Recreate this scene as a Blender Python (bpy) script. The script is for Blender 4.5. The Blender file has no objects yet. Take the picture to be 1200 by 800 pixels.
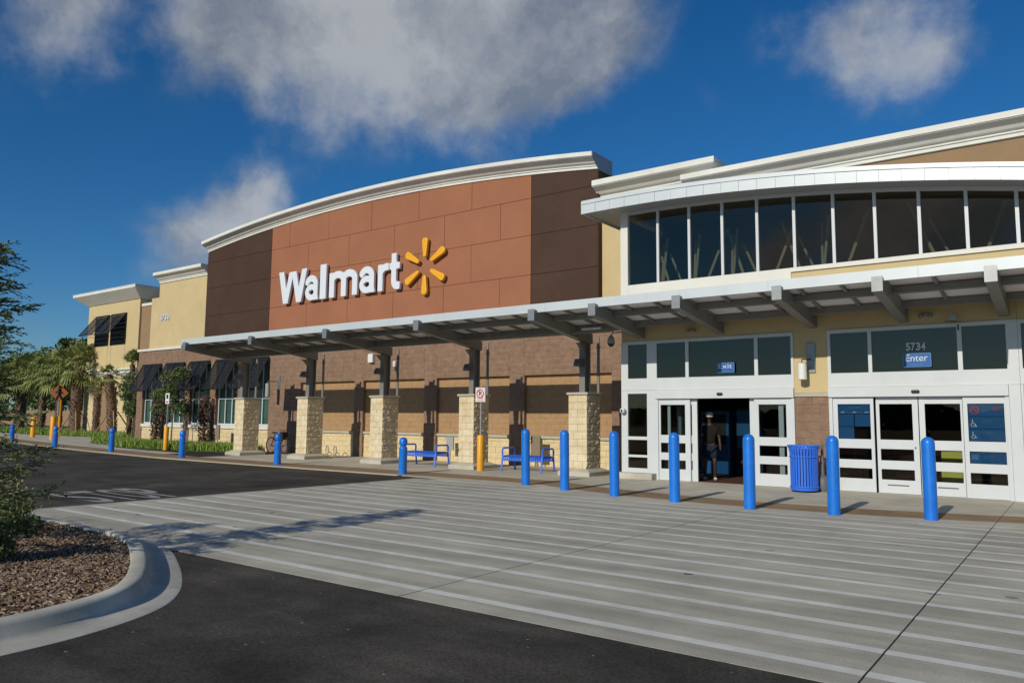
import bpy, bmesh, math, random
import numpy as np
from mathutils import Vector, Matrix
random.seed(7); np.random.seed(7)
R = math.radians
sc = bpy.context.scene

# ------------------------------------------------------------------ camera
cam_d = bpy.data.cameras.new('camera'); cam = bpy.data.objects.new('camera', cam_d)
sc.collection.objects.link(cam); sc.camera = cam
YAW, PIT, ROL = R(36.633), R(5.7913), R(.5268)
cy, sy, cp, sp = math.cos(YAW), math.sin(YAW), math.cos(PIT), math.sin(PIT)
Fw = Vector((-sy*cp, cy*cp, sp)); R0 = Vector((cy, sy, 0)); U0 = R0.cross(Fw)
Rt = R0*math.cos(ROL) + U0*math.sin(ROL); Up = -R0*math.sin(ROL) + U0*math.cos(ROL)
M4 = Matrix((Rt, Up, -Fw)).transposed().to_4x4(); M4.translation = (0, 0, 1.6)
cam.matrix_world = M4
cam_d.sensor_width = 36; cam_d.lens = 36*894/1200
cam_d.clip_start = .05; cam_d.clip_end = 4000
sc.render.resolution_x, sc.render.resolution_y = 1024, 682

# ------------------------------------------------------------------ view, sun, sky
sc.view_settings.view_transform = 'Standard'; sc.view_settings.look = 'None'
sc.view_settings.gamma = 1; sc.view_settings.exposure = 0
SUN_EL = R(26.5)
ldir = Vector((-.028, 1, 0)).normalized()*math.cos(SUN_EL) + Vector((0, 0, -math.sin(SUN_EL)))
sun_d = bpy.data.lights.new('sun', 'SUN'); sun_d.energy = 3.3; sun_d.angle = R(.5); sun_d.color = (1, .93, .80)
sun = bpy.data.objects.new('sun', sun_d); sc.collection.objects.link(sun)
sun.rotation_euler = ldir.to_track_quat('-Z', 'Y').to_euler(); sun.location = (0, -20, 30)

wd = bpy.data.worlds.new('World'); sc.world = wd; wd.use_nodes = True
wn, wl = wd.node_tree.nodes, wd.node_tree.links
wn.clear()
def wnode(t, **k):
    n = wn.new(t)
    for a, b in k.items(): setattr(n, a, b)
    return n
sky = wnode('ShaderNodeTexSky', sky_type='NISHITA', sun_disc=False, sun_elevation=SUN_EL,
            sun_rotation=math.atan2(-ldir.x, -ldir.y), altitude=0, air_density=1.0, dust_density=.1, ozone_density=4.0)
tc = wnode('ShaderNodeTexCoord')
hsv = wnode('ShaderNodeHueSaturation'); hsv.inputs['Saturation'].default_value = 1.15; hsv.inputs['Value'].default_value = .74
tint = wnode('ShaderNodeMixRGB', blend_type='MULTIPLY'); tint.inputs[0].default_value = 1; tint.inputs[2].default_value = (.62, .82, 1.0, 1)
wl.new(sky.outputs[0], tint.inputs[1]); wl.new(tint.outputs[0], hsv.inputs['Color'])
def math_(op, a, b=None, c=None, clamp=False):
    n = wnode('ShaderNodeMath', operation=op, use_clamp=clamp)
    for i, v in enumerate((a, b, c)):
        if v is None: continue
        if isinstance(v, (int, float)): n.inputs[i].default_value = v
        else: wl.new(v, n.inputs[i])
    return n.outputs[0]
nz = wnode('ShaderNodeTexNoise'); nz.inputs['Scale'].default_value = 5; nz.inputs['Detail'].default_value = 7; nz.inputs['Roughness'].default_value = .6
wl.new(tc.outputs['Generated'], nz.inputs['Vector'])
vsub = wnode('ShaderNodeVectorMath', operation='SUBTRACT'); vsub.inputs[1].default_value = (.5, .5, .5)
wl.new(nz.outputs['Color'], vsub.inputs[0])
vsc = wnode('ShaderNodeVectorMath', operation='SCALE'); vsc.inputs['Scale'].default_value = .16
wl.new(vsub.outputs[0], vsc.inputs[0])
vadd = wnode('ShaderNodeVectorMath', operation='ADD'); wl.new(tc.outputs['Generated'], vadd.inputs[0]); wl.new(vsc.outputs[0], vadd.inputs[1])
vnor = wnode('ShaderNodeVectorMath', operation='NORMALIZE'); wl.new(vadd.outputs[0], vnor.inputs[0])
def pdir(x, y):
    d = Fw + Rt*((x-600)/894) - Up*((y-400)/894); return d.normalized()
# cloud puffs: direction, angular radius (rad), density
puffs = [(pdir(20, 25), .075, .9), (pdir(75, 20), .06, .8), (pdir(200, -10), .07, .5), (pdir(250, 30), .06, .75), (pdir(300, 55), .085, .9), (pdir(380, 30), .11, 1.1),
         (pdir(480, 20), .13, 1.3), (pdir(590, 15), .13, 1.2), (pdir(680, 20), .09, .9), (pdir(640, 85), .065, .7), (pdir(250, 95), .045, .5), (pdir(292, 130), .04, .36),
         (pdir(735, 25), .07, .9), (pdir(700, 70), .05, .7), (pdir(650, 130), .04, .5), (pdir(560, 70), .08, .6),
         (pdir(268, 232), .045, 1.0), (pdir(225, 265), .05, 1.1), (pdir(305, 240), .045, 1.0), (pdir(185, 288), .045, .7), (pdir(40, 205), .045, .26), (pdir(108, 215), .03, .3),
         (pdir(925, 62), .045, .55), (pdir(985, 60), .055, .8), (pdir(1050, 62), .06, .85), (pdir(1105, 45), .05, .7), (pdir(1000, 10), .035, .45), (pdir(832, 125), .025, .3),
         (pdir(30, 390), .06, .45), (pdir(110, 400), .06, .4)]
rr = random.Random(3)
for k in range(26):
    az = rr.uniform(-70, 200) + 90; el = rr.uniform(8, 60)
    d = Vector((math.cos(R(az))*math.cos(R(el)), math.sin(R(az))*math.cos(R(el)), math.sin(R(el))))
    ang = Fw.angle(d)
    if ang < R(42): continue
    for j in range(2):
        dd = (d + Vector([rr.uniform(-.1, .1) for _ in range(3)])).normalized()
        puffs.append((dd, rr.uniform(.06, .14), rr.uniform(.6, 1.2)))
# one bank of cloud low in the sky behind the photographer (seen mirrored in the clerestory)
for px, py, r_ in ((1080, 262, .06), (1120, 250, .06), (1165, 255, .05), (905, 310, .03), (880, 315, .035)):
    d = pdir(px, py); puffs.append((Vector((d.x, -d.y, d.z)), r_, 1.2))
tot = None
for d, r_, a in puffs:
    dp = wnode('ShaderNodeVectorMath', operation='DOT_PRODUCT'); wl.new(vnor.outputs[0], dp.inputs[0]); dp.inputs[1].default_value = d
    e = math_('MULTIPLY_ADD', dp.outputs['Value'], 2/(r_*r_)/.95, -2/(r_*r_)/.95)   # -(angle/r)^2 scaled
    g = math_('POWER', 2.718, e)
    tot = math_('MULTIPLY', g, a) if tot is None else math_('MULTIPLY_ADD', g, a, tot)
nz2 = wnode('ShaderNodeTexNoise'); nz2.inputs['Scale'].default_value = 9; nz2.inputs['Detail'].default_value = 9; nz2.inputs['Roughness'].default_value = .58
wl.new(tc.outputs['Generated'], nz2.inputs['Vector'])
f1 = math_('MULTIPLY_ADD', nz2.outputs['Fac'], 3.0, -1.55)
f2 = math_('MULTIPLY', f1, math_('MINIMUM', math_('MULTIPLY', tot, 1.6), 1))
mr = wnode('ShaderNodeMapRange', interpolation_type='SMOOTHSTEP'); mr.inputs['From Min'].default_value = .20; mr.inputs['From Max'].default_value = 1.9
wl.new(math_('ADD', tot, f2), mr.inputs['Value'])
nz3 = wnode('ShaderNodeTexNoise'); nz3.inputs['Scale'].default_value = 6; nz3.inputs['Detail'].default_value = 9; nz3.inputs['Roughness'].default_value = .6
wl.new(vadd.outputs[0], nz3.inputs['Vector'])
cr = wnode('ShaderNodeValToRGB'); cr.color_ramp.elements[0].position = .38; cr.color_ramp.elements[1].position = .62
cr.color_ramp.elements[0].color = (2.1, 2.35, 2.7, 1); cr.color_ramp.elements[1].color = (5.0, 5.1, 5.1, 1)
wl.new(nz3.outputs['Fac'], cr.inputs[0])
mx = wnode('ShaderNodeMixRGB'); wl.new(math_('MULTIPLY', mr.outputs[0], .76), mx.inputs[0]); wl.new(hsv.outputs[0], mx.inputs[1]); wl.new(cr.outputs[0], mx.inputs[2])
bg = wnode('ShaderNodeBackground'); bg.inputs['Strength'].default_value = .1; wl.new(mx.outputs[0], bg.inputs['Color'])
wo = wnode('ShaderNodeOutputWorld'); wl.new(bg.outputs[0], wo.inputs[0])

# ------------------------------------------------------------------ materials
def mat(name, col, rough=.7, metal=0, n=0, nscale=8, bump=0, bscale=40, spec=.5, col2=None, coord='Object', bdist=.01, coat=0, stain=0, speck=None, grain=0, gscale=260, streak=0):
    if rough >= .75 and spec == .5: spec = .2
    m = bpy.data.materials.new(name); m.use_nodes = True
    N, L = m.node_tree.nodes, m.node_tree.links
    b = N['Principled BSDF']; b.inputs['Roughness'].default_value = rough; b.inputs['Metallic'].default_value = metal
    b.inputs['Specular IOR Level'].default_value = spec; b.inputs['Coat Weight'].default_value = coat
    t = N.new('ShaderNodeTexCoord')
    src = t.outputs[coord]
    if coord == 'Object':
        g = N.new('ShaderNodeNewGeometry'); src = g.outputs['Position']
    rgb = None
    if n or col2:
        z = N.new('ShaderNodeTexNoise'); z.inputs['Scale'].default_value = nscale; z.inputs['Detail'].default_value = 6; z.inputs['Roughness'].default_value = .6
        L.new(src, z.inputs['Vector'])
        c2 = col2 if col2 else [min(1, c*(1+n)) for c in col]; c1 = col if col2 else [c*(1-n) for c in col]
        r = N.new('ShaderNodeValToRGB'); r.color_ramp.elements[0].position = .32; r.color_ramp.elements[1].position = .68
        r.color_ramp.elements[0].color = (*c1, 1); r.color_ramp.elements[1].color = (*c2, 1)
        L.new(z.outputs['Fac'], r.inputs[0]); rgb = r.outputs[0]
    if stain:
        z = N.new('ShaderNodeTexNoise'); z.inputs['Scale'].default_value = .55; z.inputs['Detail'].default_value = 8; z.inputs['Roughness'].default_value = .65; z.inputs['Distortion'].default_value = .4
        L.new(src, z.inputs['Vector'])
        r = N.new('ShaderNodeMapRange'); r.inputs['From Min'].default_value = .35; r.inputs['From Max'].default_value = .7; r.inputs['To Min'].default_value = 1+stain*.4; r.inputs['To Max'].default_value = 1-stain
        L.new(z.outputs['Fac'], r.inputs['Value'])
        x = N.new('ShaderNodeVectorMath'); x.operation = 'SCALE'; L.new(r.outputs[0], x.inputs['Scale'])
        if rgb: L.new(rgb, x.inputs[0])
        else: x.inputs[0].default_value = col
        rgb = x.outputs[0]
    if streak:
        mp = N.new('ShaderNodeMapping'); mp.inputs['Scale'].default_value = (.12, 1.6, 1); mp.inputs['Rotation'].default_value = (0, 0, .03); L.new(src, mp.inputs['Vector'])
        z = N.new('ShaderNodeTexNoise'); z.inputs['Scale'].default_value = 2.2; z.inputs['Detail'].default_value = 5; z.inputs['Distortion'].default_value = .5; L.new(mp.outputs[0], z.inputs['Vector'])
        r = N.new('ShaderNodeMapRange'); r.inputs['From Min'].default_value = .42; r.inputs['From Max'].default_value = .72; r.inputs['To Min'].default_value = 1; r.inputs['To Max'].default_value = 1-streak
        L.new(z.outputs['Fac'], r.inputs['Value'])
        x = N.new('ShaderNodeVectorMath'); x.operation = 'SCALE'; L.new(r.outputs[0], x.inputs['Scale'])
        if rgb: L.new(rgb, x.inputs[0])
        else: x.inputs[0].default_value = col
        rgb = x.outputs[0]
    if grain:
        z = N.new('ShaderNodeTexNoise'); z.inputs['Scale'].default_value = gscale; z.inputs['Detail'].default_value = 2
        L.new(src, z.inputs['Vector'])
        r = N.new('ShaderNodeMapRange'); r.inputs['From Min'].default_value = .3; r.inputs['From Max'].default_value = .7; r.inputs['To Min'].default_value = 1-grain; r.inputs['To Max'].default_value = 1+grain
        L.new(z.outputs['Fac'], r.inputs['Value'])
        x = N.new('ShaderNodeVectorMath'); x.operation = 'SCALE'; L.new(r.outputs[0], x.inputs['Scale'])
        if rgb: L.new(rgb, x.inputs[0])
        else: x.inputs[0].default_value = col
        rgb = x.outputs[0]
    if speck:
        v = N.new('ShaderNodeTexVoronoi'); v.inputs['Scale'].default_value = speck[0]; L.new(src, v.inputs['Vector'])
        sxyz = N.new('ShaderNodeSeparateColor'); L.new(v.outputs['Color'], sxyz.inputs[0])
        r = N.new('ShaderNodeMapRange'); r.inputs['From Min'].default_value = speck[1]; r.inputs['From Max'].default_value = min(1, speck[1]+.02)
        L.new(sxyz.outputs[0], r.inputs['Value'])
        d = N.new('ShaderNodeMath'); d.operation = 'LESS_THAN'; d.inputs[1].default_value = .3; L.new(v.outputs['Distance'], d.inputs[0])
        q = N.new('ShaderNodeMath'); q.operation = 'MULTIPLY'; L.new(r.outputs[0], q.inputs[0]); L.new(d.outputs[0], q.inputs[1])
        x = N.new('ShaderNodeMixRGB'); L.new(q.outputs[0], x.inputs[0]); x.inputs[2].default_value = (*speck[2], 1)
        if rgb: L.new(rgb, x.inputs[1])
        else: x.inputs[1].default_value = (*col, 1)
        rgb = x.outputs[0]
    if rgb: L.new(rgb, b.inputs['Base Color'])
    else: b.inputs['Base Color'].default_value = (*col, 1)
    if bump:
        z = N.new('ShaderNodeTexNoise'); z.inputs['Scale'].default_value = bscale; z.inputs['Detail'].default_value = 5
        L.new(src, z.inputs['Vector'])
        bp = N.new('ShaderNodeBump'); bp.inputs['Strength'].default_value = bump; bp.inputs['Distance'].default_value = bdist
        L.new(z.outputs['Fac'], bp.inputs['Height']); L.new(bp.outputs[0], b.inputs['Normal'])
    return m
def glassmat(name, tint, refl=1.0, ior=1.5):
    m = bpy.data.materials.new(name); m.use_nodes = True
    N, L = m.node_tree.nodes, m.node_tree.links; N.clear()
    tr = N.new('ShaderNodeBsdfTransparent'); tr.inputs[0].default_value = (*tint, 1)
    gl = N.new('ShaderNodeBsdfGlossy'); gl.inputs['Roughness'].default_value = .01; gl.inputs[0].default_value = (refl, refl*.78, refl*.58, 1)
    fr = N.new('ShaderNodeFresnel'); fr.inputs['IOR'].default_value = ior
    z = N.new('ShaderNodeTexNoise'); z.inputs['Scale'].default_value = .8; g = N.new('ShaderNodeNewGeometry'); L.new(g.outputs['Position'], z.inputs['Vector'])
    bp = N.new('ShaderNodeBump'); bp.inputs['Strength'].default_value = .05; bp.inputs['Distance'].default_value = .02; L.new(z.outputs['Fac'], bp.inputs['Height']); L.new(bp.outputs[0], gl.inputs['Normal'])
    bf = N.new('ShaderNodeMath'); bf.operation = 'MULTIPLY_ADD'; bf.inputs[1].default_value = -1; bf.inputs[2].default_value = 1; L.new(g.outputs['Backfacing'], bf.inputs[0])
    fm = N.new('ShaderNodeMath'); fm.operation = 'MULTIPLY'; L.new(fr.outputs[0], fm.inputs[0]); L.new(bf.outputs[0], fm.inputs[1])
    mxx = N.new('ShaderNodeMixShader'); L.new(fm.outputs[0], mxx.inputs[0]); L.new(tr.outputs[0], mxx.inputs[1]); L.new(gl.outputs[0], mxx.inputs[2])
    o = N.new('ShaderNodeOutputMaterial'); L.new(mxx.outputs[0], o.inputs[0]); return m

MT = dict(
 asphalt=mat('asphalt', (.062, .056, .047), .9, n=.22, nscale=1.2, bump=.5, bscale=170, bdist=.004, stain=.62, streak=-.35, grain=.42, gscale=55, speck=(26, .988, (.33, .32, .28))),
 concrete=mat('crosswalk_concrete', (.50, .472, .385), .85, n=.08, nscale=2.2, bump=.25, bscale=120, bdist=.003, stain=.22, streak=.28, grain=.13, gscale=60, speck=(5, .988, (.09, .09, .09))),
 walk=mat('walkway_concrete', (.50, .47, .385), .85, n=.09, nscale=2.5, bump=.25, bscale=100, bdist=.003, stain=.2, grain=.12, gscale=160),
 band=mat('brown_concrete', (.29,.20,.115), .85, n=.15, nscale=4, bump=.25, bscale=100, bdist=.003, stain=.25, grain=.2),
 kerb=mat('kerb_concrete', (.52,.505,.43), .8, n=.13, nscale=3, bump=.3, bscale=90, bdist=.004, stain=.25, grain=.12),
 kerb_yellow=mat('worn_yellow_kerb', (.42,.37,.25), .8, col2=(.60,.42,.12), nscale=1.6, bump=.2),
 paint=mat('worn_white_paint', (.62, .61, .545), .7, col2=(.78, .77, .70), nscale=3.5, bump=.2, bscale=120, bdist=.002, stain=.16, grain=.12),
 paint2=mat('worn_grey_paint', (.22, .22, .21), .75, col2=(.42, .42, .40), nscale=7, bump=.2, bscale=120, bdist=.002),
 mulch=mat('bark_mulch', (.16, .085, .05), .95, n=.5, nscale=30, bump=.8, bscale=60, bdist=.02),
 chip=mat('bark_chip', (.17,.11,.07), .9, col2=(.29,.195,.125), nscale=110, bump=.3),
 chip_dark=mat('dark_bark_chip', (.05, .026, .018), .9, col2=(.10, .05, .03), nscale=40),
 chip_pale=mat('pale_bark_chip', (.30,.225,.155), .9, col2=(.45,.36,.26), nscale=40),
 soil=mat('garden_soil', (.07, .05, .035), .95, n=.4, nscale=10, bump=.5),
 grass=mat('grass_blades', (.12,.20,.025), .6, col2=(.26,.36,.05), nscale=5),
 lawn=mat('lawn_soil', (.05, .08, .02), .9, n=.4, nscale=6, bump=.5),
 brown_block=mat('brown_split_block', (.225, .142, .094), .9, col2=(.295, .195, .135), nscale=5, bump=.9, bscale=16, bdist=.03, stain=.07),
 tan_block=mat('tan_split_block', (.36, .225, .115), .9, col2=(.42, .265, .14), nscale=5, bump=.6, bscale=18, bdist=.02),
 yellow_block=mat('cream_split_block', (.62,.49,.28), .9, col2=(.73,.60,.36), nscale=6, bump=.55, bscale=22, bdist=.02),
 stone=mat('cream_stone', (.60,.49,.30), .9, col2=(.76,.66,.46), nscale=3.2, bump=.8, bscale=20, bdist=.02),
 mortar=mat('mortar', (.30, .24, .16), .95, bump=.3),
 dark_mortar=mat('brown_mortar', (.17, .10, .065), .95, bump=.3),
 cap=mat('cast_stone', (.44, .42, .34), .8, n=.08, nscale=6, bump=.2),
 yellow=mat('yellow_stucco', (.58, .46, .25), .9, n=.035, nscale=1.5, bump=.35, bscale=130, bdist=.003, stain=.05),
 tan=mat('tan_stucco', (.30,.20,.115), .9, n=.05, nscale=2, bump=.35, bscale=130, bdist=.003),
 white=mat('white_trim', (.70, .69, .62), .6, n=.02, nscale=3, bump=.05, stain=.04),
 cornice=mat('cornice_stucco', (.74, .735, .68), .75, n=.03, nscale=3, bump=.15, bscale=80, bdist=.003, stain=.12),
 alu=mat('pale_aluminium', (.60, .63, .64), .42, n=.02, nscale=3, stain=.05),
 fascia=mat('metal_fascia', (.60, .645, .66), .4, n=.03, nscale=1.5, metal=.15, stain=.05),
 steel=mat('grey_painted_steel', (.20, .195, .175), .5, n=.06, nscale=4),
 dsteel=mat('dark_painted_steel', (.11, .107, .10), .5, n=.06, nscale=4),
 deck=mat('canopy_deck', (.80, .79, .82), .5, n=.04, nscale=4),
 red=mat('terracotta_panel', (.335, .140, .074), .75, spec=.25, n=.03, nscale=.7, stain=.09),
 brown=mat('dark_brown_panel', (.068, .037, .024), .75, spec=.25, n=.08, nscale=.9, stain=.14),
 seam=mat('panel_backing', (.045, .025, .02), .9),
 rivet=mat('rivet', (.18,.14,.12), .4, metal=.5),
 blue=mat('blue_paint', (.008,.17,.66), .35, n=.12, nscale=5, coat=.2, stain=.06),
 blue2=mat('blue_powder_coat', (.035, .17, .78), .4, n=.04, nscale=8),
 yel=mat('yellow_paint', (.80, .36, .01), .45, n=.06, nscale=5, stain=.08),
 spark=mat('spark_yellow', (.85, .40, .012), .45),
 letter=mat('letter_face', (.72, .76, .80), .35),
 lside=mat('letter_side', (.40, .43, .47), .4),
 black=mat('black_metal', (.012, .013, .015), .5, n=.1, nscale=5),
 rubber=mat('rubber', (.015, .015, .015), .8),
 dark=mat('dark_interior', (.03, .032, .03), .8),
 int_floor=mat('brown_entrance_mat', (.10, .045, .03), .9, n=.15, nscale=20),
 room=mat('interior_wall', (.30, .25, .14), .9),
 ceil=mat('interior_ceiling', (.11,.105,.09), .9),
 strut=mat('cream_steel', (.80,.75,.58), .5),
 glass=glassmat('tinted_glass', (.60, .61, .57), .75, 2.0),
 glass_green=glassmat('green_window_glass', (.85, .92, .90), .9), teal=mat('drawn_green_blind', (.085, .14, .13), .8),
 glassd=glassmat('door_glass', (.74, .78, .78), .9),
 poster=mat('blue_poster', (.02,.13,.34), .3),
 poster2=mat('light_blue_print', (.10,.28,.5), .3),
 signblue=mat('sign_blue', (.02, .11, .36), .35),
 print=mat('white_print', (.6, .66, .7), .4),
 redp=mat('red_print', (.5, .03, .03), .5),
 orange=mat('orange_sign', (.34,.10,.01), .5),
 gmetal=mat('galvanised_steel', (.30, .31, .31), .4, metal=.5, n=.1, nscale=8),
 bag=mat('grey_plastic', (.12, .12, .12), .55),
 greybox=mat('grey_box', (.33, .35, .34), .6),
 tanbox=mat('tan_plate', (.22, .18, .12), .7),
 lamp=mat('white_lamp_housing', (.75, .76, .74), .4),
 bark=mat('palm_bark', (.075, .042, .027), .95, col2=(.26, .18, .12), nscale=9, bump=.8, bscale=25, bdist=.03),
 trunk=mat('grey_bark', (.13, .10, .075), .95, n=.3, nscale=12, bump=.7),
 palm=mat('palm_leaf', (.09,.13,.03), .55, col2=(.34,.35,.10), nscale=1.2),
 leaf=mat('tree_leaf', (.045,.08,.02), .6, col2=(.14,.19,.05), nscale=3),
 leaf2=mat('feathery_leaf', (.06,.10,.035), .6, col2=(.21,.23,.07), nscale=4),
 leaf3=mat('dusty_leaf', (.12,.13,.04), .6, col2=(.32,.29,.12), nscale=6),
 redleaf=mat('bronze_leaf', (.05, .026, .016), .7, col2=(.15, .07, .04), nscale=9),
 wood=mat('timber_stake', (.35, .27, .18), .9),
 skin=mat('skin', (.05,.026,.016), .6), shirt=mat('brown_shirt', (.014,.012,.009), .9), shorts=mat('blue_shorts', (.012,.02,.03), .9),
 capw=mat('white_cap', (.5,.48,.44), .8), hair=mat('dark_hair', (.01, .008, .006), .8), shoe=mat('pale_shoe', (.45, .43, .42), .6),
 cart=mat('bright_yellow_plastic', (.6, .55, .02), .5),
)

# ------------------------------------------------------------------ mesh builder
COL = sc.collection
class MB:
    def __init__(s): s.v = []; s.f = []; s.m = []
    def add(s, vs, fs, mi=0):
        o = len(s.v); s.v += [tuple(v) for v in vs]
        for f in fs: s.f.append(tuple(i+o for i in f)); s.m.append(mi)
        return s
    def box(s, x0, x1, y0, y1, z0, z1, mi=0):
        vs = [(x, y, z) for z in (z0, z1) for y in (y0, y1) for x in (x0, x1)]
        return s.add(vs, [(0, 2, 3, 1), (4, 5, 7, 6), (0, 1, 5, 4), (2, 6, 7, 3), (0, 4, 6, 2), (1, 3, 7, 5)], mi)
    def prism(s, pts, a, b, axis='y', mi=0):
        # pts 2D polygon; extruded from a to b along axis. axis y: pts=(x,z); axis z: pts=(x,y); axis x: pts=(y,z)
        def P(p, t): return {'y': (p[0], t, p[1]), 'z': (p[0], p[1], t), 'x': (t, p[0], p[1])}[axis]
        n = len(pts); vs = [P(p, a) for p in pts] + [P(p, b) for p in pts]
        fs = [tuple(range(n)), tuple(range(2*n-1, n-1, -1))] + [(i, i+n, (i+1) % n+n, (i+1) % n) for i in range(n)]
        return s.add(vs, fs, mi)
    def tube(s, path, r, n=8, mi=0, cap=True, r2=None):
        path = [Vector(p) for p in path]; rings = []
        prev = None
        for i, p in enumerate(path):
            d = (path[min(i+1, len(path)-1)] - path[max(i-1, 0)]).normalized()
            ref = prev if prev else (Vector((0, 0, 1)) if abs(d.z) < .9 else Vector((1, 0, 0)))
            u = d.cross(ref).normalized() if prev is None else (prev - d*prev.dot(d)).normalized()
            prev = u; w = d.cross(u)
            rad = r if r2 is None else r + (r2-r)*i/(len(path)-1)
            if isinstance(r, (list, tuple)): rad = r[i]
            rings.append([p + u*math.cos(2*math.pi*k/n)*rad + w*math.sin(2*math.pi*k/n)*rad for k in range(n)])
        vs = [v for q in rings for v in q]; fs = []
        for i in range(len(path)-1):
            for k in range(n): fs.append((i*n+k, i*n+(k+1) % n, (i+1)*n+(k+1) % n, (i+1)*n+k))
        if cap: fs += [tuple(range(n-1, -1, -1)), tuple(range((len(path)-1)*n, len(path)*n))]
        return s.add(vs, fs, mi)
    def lathe(s, prof, cx, cyy, cz=0, n=20, mi=0):
        vs = []; fs = []
        for r, z in prof:
            for k in range(n): vs.append((cx+r*math.cos(2*math.pi*k/n), cyy+r*math.sin(2*math.pi*k/n), cz+z))
        for i in range(len(prof)-1):
            for k in range(n): fs.append((i*n+k, i*n+(k+1) % n, (i+1)*n+(k+1) % n, (i+1)*n+k))
        fs += [tuple(range(n-1, -1, -1)), tuple(range((len(prof)-1)*n, len(prof)*n))]
        return s.add(vs, fs, mi)
    def build(s, name, mats, parent=None, smooth=False, bevel=0, stuff=False):
        if not isinstance(mats, (list, tuple)): mats = [mats]
        off = Vector((0, 0, 0)); q = parent
        while q is not None: off += q.location; q = q.parent
        me = bpy.data.meshes.new(name)
        me.from_pydata([(x-off.x, y-off.y, z-off.z) for x, y, z in s.v], [], s.f)
        for m in mats: me.materials.append(MT[m])
        if len(mats) > 1: me.polygons.foreach_set('material_index', s.m)
        if smooth: me.polygons.foreach_set('use_smooth', [True]*len(me.polygons))
        me.update()
        o = bpy.data.objects.new(name, me); COL.objects.link(o); o.parent = parent
        if smooth == 'auto' or (smooth and bevel == 0):
            try: me.set_sharp_from_angle(angle=R(40))
            except Exception: pass
        if bevel:
            b = o.modifiers.new('bevel', 'BEVEL'); b.width = bevel; b.segments = 2; b.limit_method = 'ANGLE'; b.angle_limit = R(40)
        if stuff: o['kind'] = 'stuff'
        return o
def thing(name, label, cat, loc=(0, 0, 0), group=None):
    o = bpy.data.objects.new(name, None); o.location = loc; COL.objects.link(o); o.empty_display_size = .2
    o['label'] = label; o['category'] = cat
    if group: o['group'] = group
    return o
def tag(o, label, cat, group=None):
    o['label'] = label; o['category'] = cat
    if group: o['group'] = group
    return o
def struct(o): o['kind'] = 'structure'; return o
def kids(o): return [c for c in ALLC.get(o.name, [])]
def copy_tree(o, loc, label=None, parent=None, rz=None, scale=None):
    c = o.copy(); COL.objects.link(c)
    if parent is None:
        c.location = loc
        if label: c['label'] = label
        if rz is not None: c.rotation_euler = (0, 0, rz)
        if scale is not None: c.scale = scale
    else: c.parent = parent
    for ch in list(o.children): copy_tree(ch, None, None, c)
    return c
def Bx(name, m, parent, *a, **k): return MB().box(*a).build(name, m, parent, **k)

# ------------------------------------------------------------------ GROUND AND PAVING
def arc(x):      # front edge of the walkway
    a = 13.95 + .040*(x+4.9)**2
    if x < -10.5: a = min(a, 15.45)
    if x > 1: a = min(a, 15.4)
    return min(a, 15.45)
g = MB()
g.box(-900, 900, -500, 900, -.6, -.006)
struct(g.build('ground', 'asphalt'))
def kerbline(x):
    pts = [(-120, 33), (-80, 24.5), (-60, 20.3), (-45, 17.6), (-36.5, 16.35), (-28, 15.5), (-22, 15.4), (-15.3, 15.45), (30, 15.45)]
    for (a, b), (c, d) in zip(pts, pts[1:]):
        if a <= x <= c: return b + (d-b)*(x-a)/(c-a)
    return 15.45
def sheet(name, m, x0, x1, lo, hi, z0, z1, n=12, parent=None):
    mb = MB(); xs = [x0+(x1-x0)*i/n for i in range(n+1)]
    lo_ = lo if callable(lo) else (lambda x: lo); hi_ = hi if callable(hi) else (lambda x: hi)
    pts = [(x, lo_(x)) for x in xs] + [(x, hi_(x)) for x in reversed(xs)]
    mb.prism(pts, z0, z1, 'z'); return mb.build(name, m, parent)
# crosswalk slabs with open joints
cw = struct(bpy.data.objects.new('crosswalk', None)); COL.objects.link(cw)
base = sheet('joint_filler', 'dark', -14.4, 10.2, 5.1, lambda x: arc(x), -.1, -.003, 40, cw)
xs = [-14.4, -12.75, -8.9, -5.035, -1.19, 2.66, 6.5, 10.3]
gp = .007
for i in range(len(xs)-1):
    a, b = xs[i]+gp, xs[i+1]-gp
    if i == 0: a = xs[0]
    jy = 8.62
    sheet('slab', 'concrete', a, b, 5.1, jy-gp*.6, -.1, 0, 4, cw)
    sheet('slab', 'concrete', a, b, jy+gp*.6, lambda x: arc(x)-.35, -.1, 0, 16, cw)
# painted stripes (4 mm sheets, clipped by the curved edge)
for k in range(19):
    y = 5.42 + .5925*k
    if y > 15: break
    x0, x1 = -14.1 + (0 if y < 13 else (y-13)*.2), 10
    # keep the part where y < arc - .45
    segs = []; cur = None; x = x0
    while x <= x1:
        ok = y + .07 < arc(x) - .45
        if ok and cur is None: cur = x
        if not ok and cur is not None: segs.append((cur, x)); cur = None
        x += .1
    if cur is not None: segs.append((cur, x1))
    if y < 5.5: segs = [(-8.75, x1)]
    for a, b in segs:
        if b-a < .3: continue
        w = .062; cutx = [a] + [q for q in xs[1:-1] if a < q < b] + [b]
        mb = MB()
        for c0, c1 in zip(cutx, cutx[1:]): u0, u1 = c0+(.007 if c0 != a else 0), c1-(.007 if c1 != b else 0); mb.add([(u0, y-w, .003), (u1, y-w, .003), (u1, y+w, .003), (u0, y+w, .003)], [(0, 1, 2, 3)])
        mb.build('painted_stripe', 'paint', cw)
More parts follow.
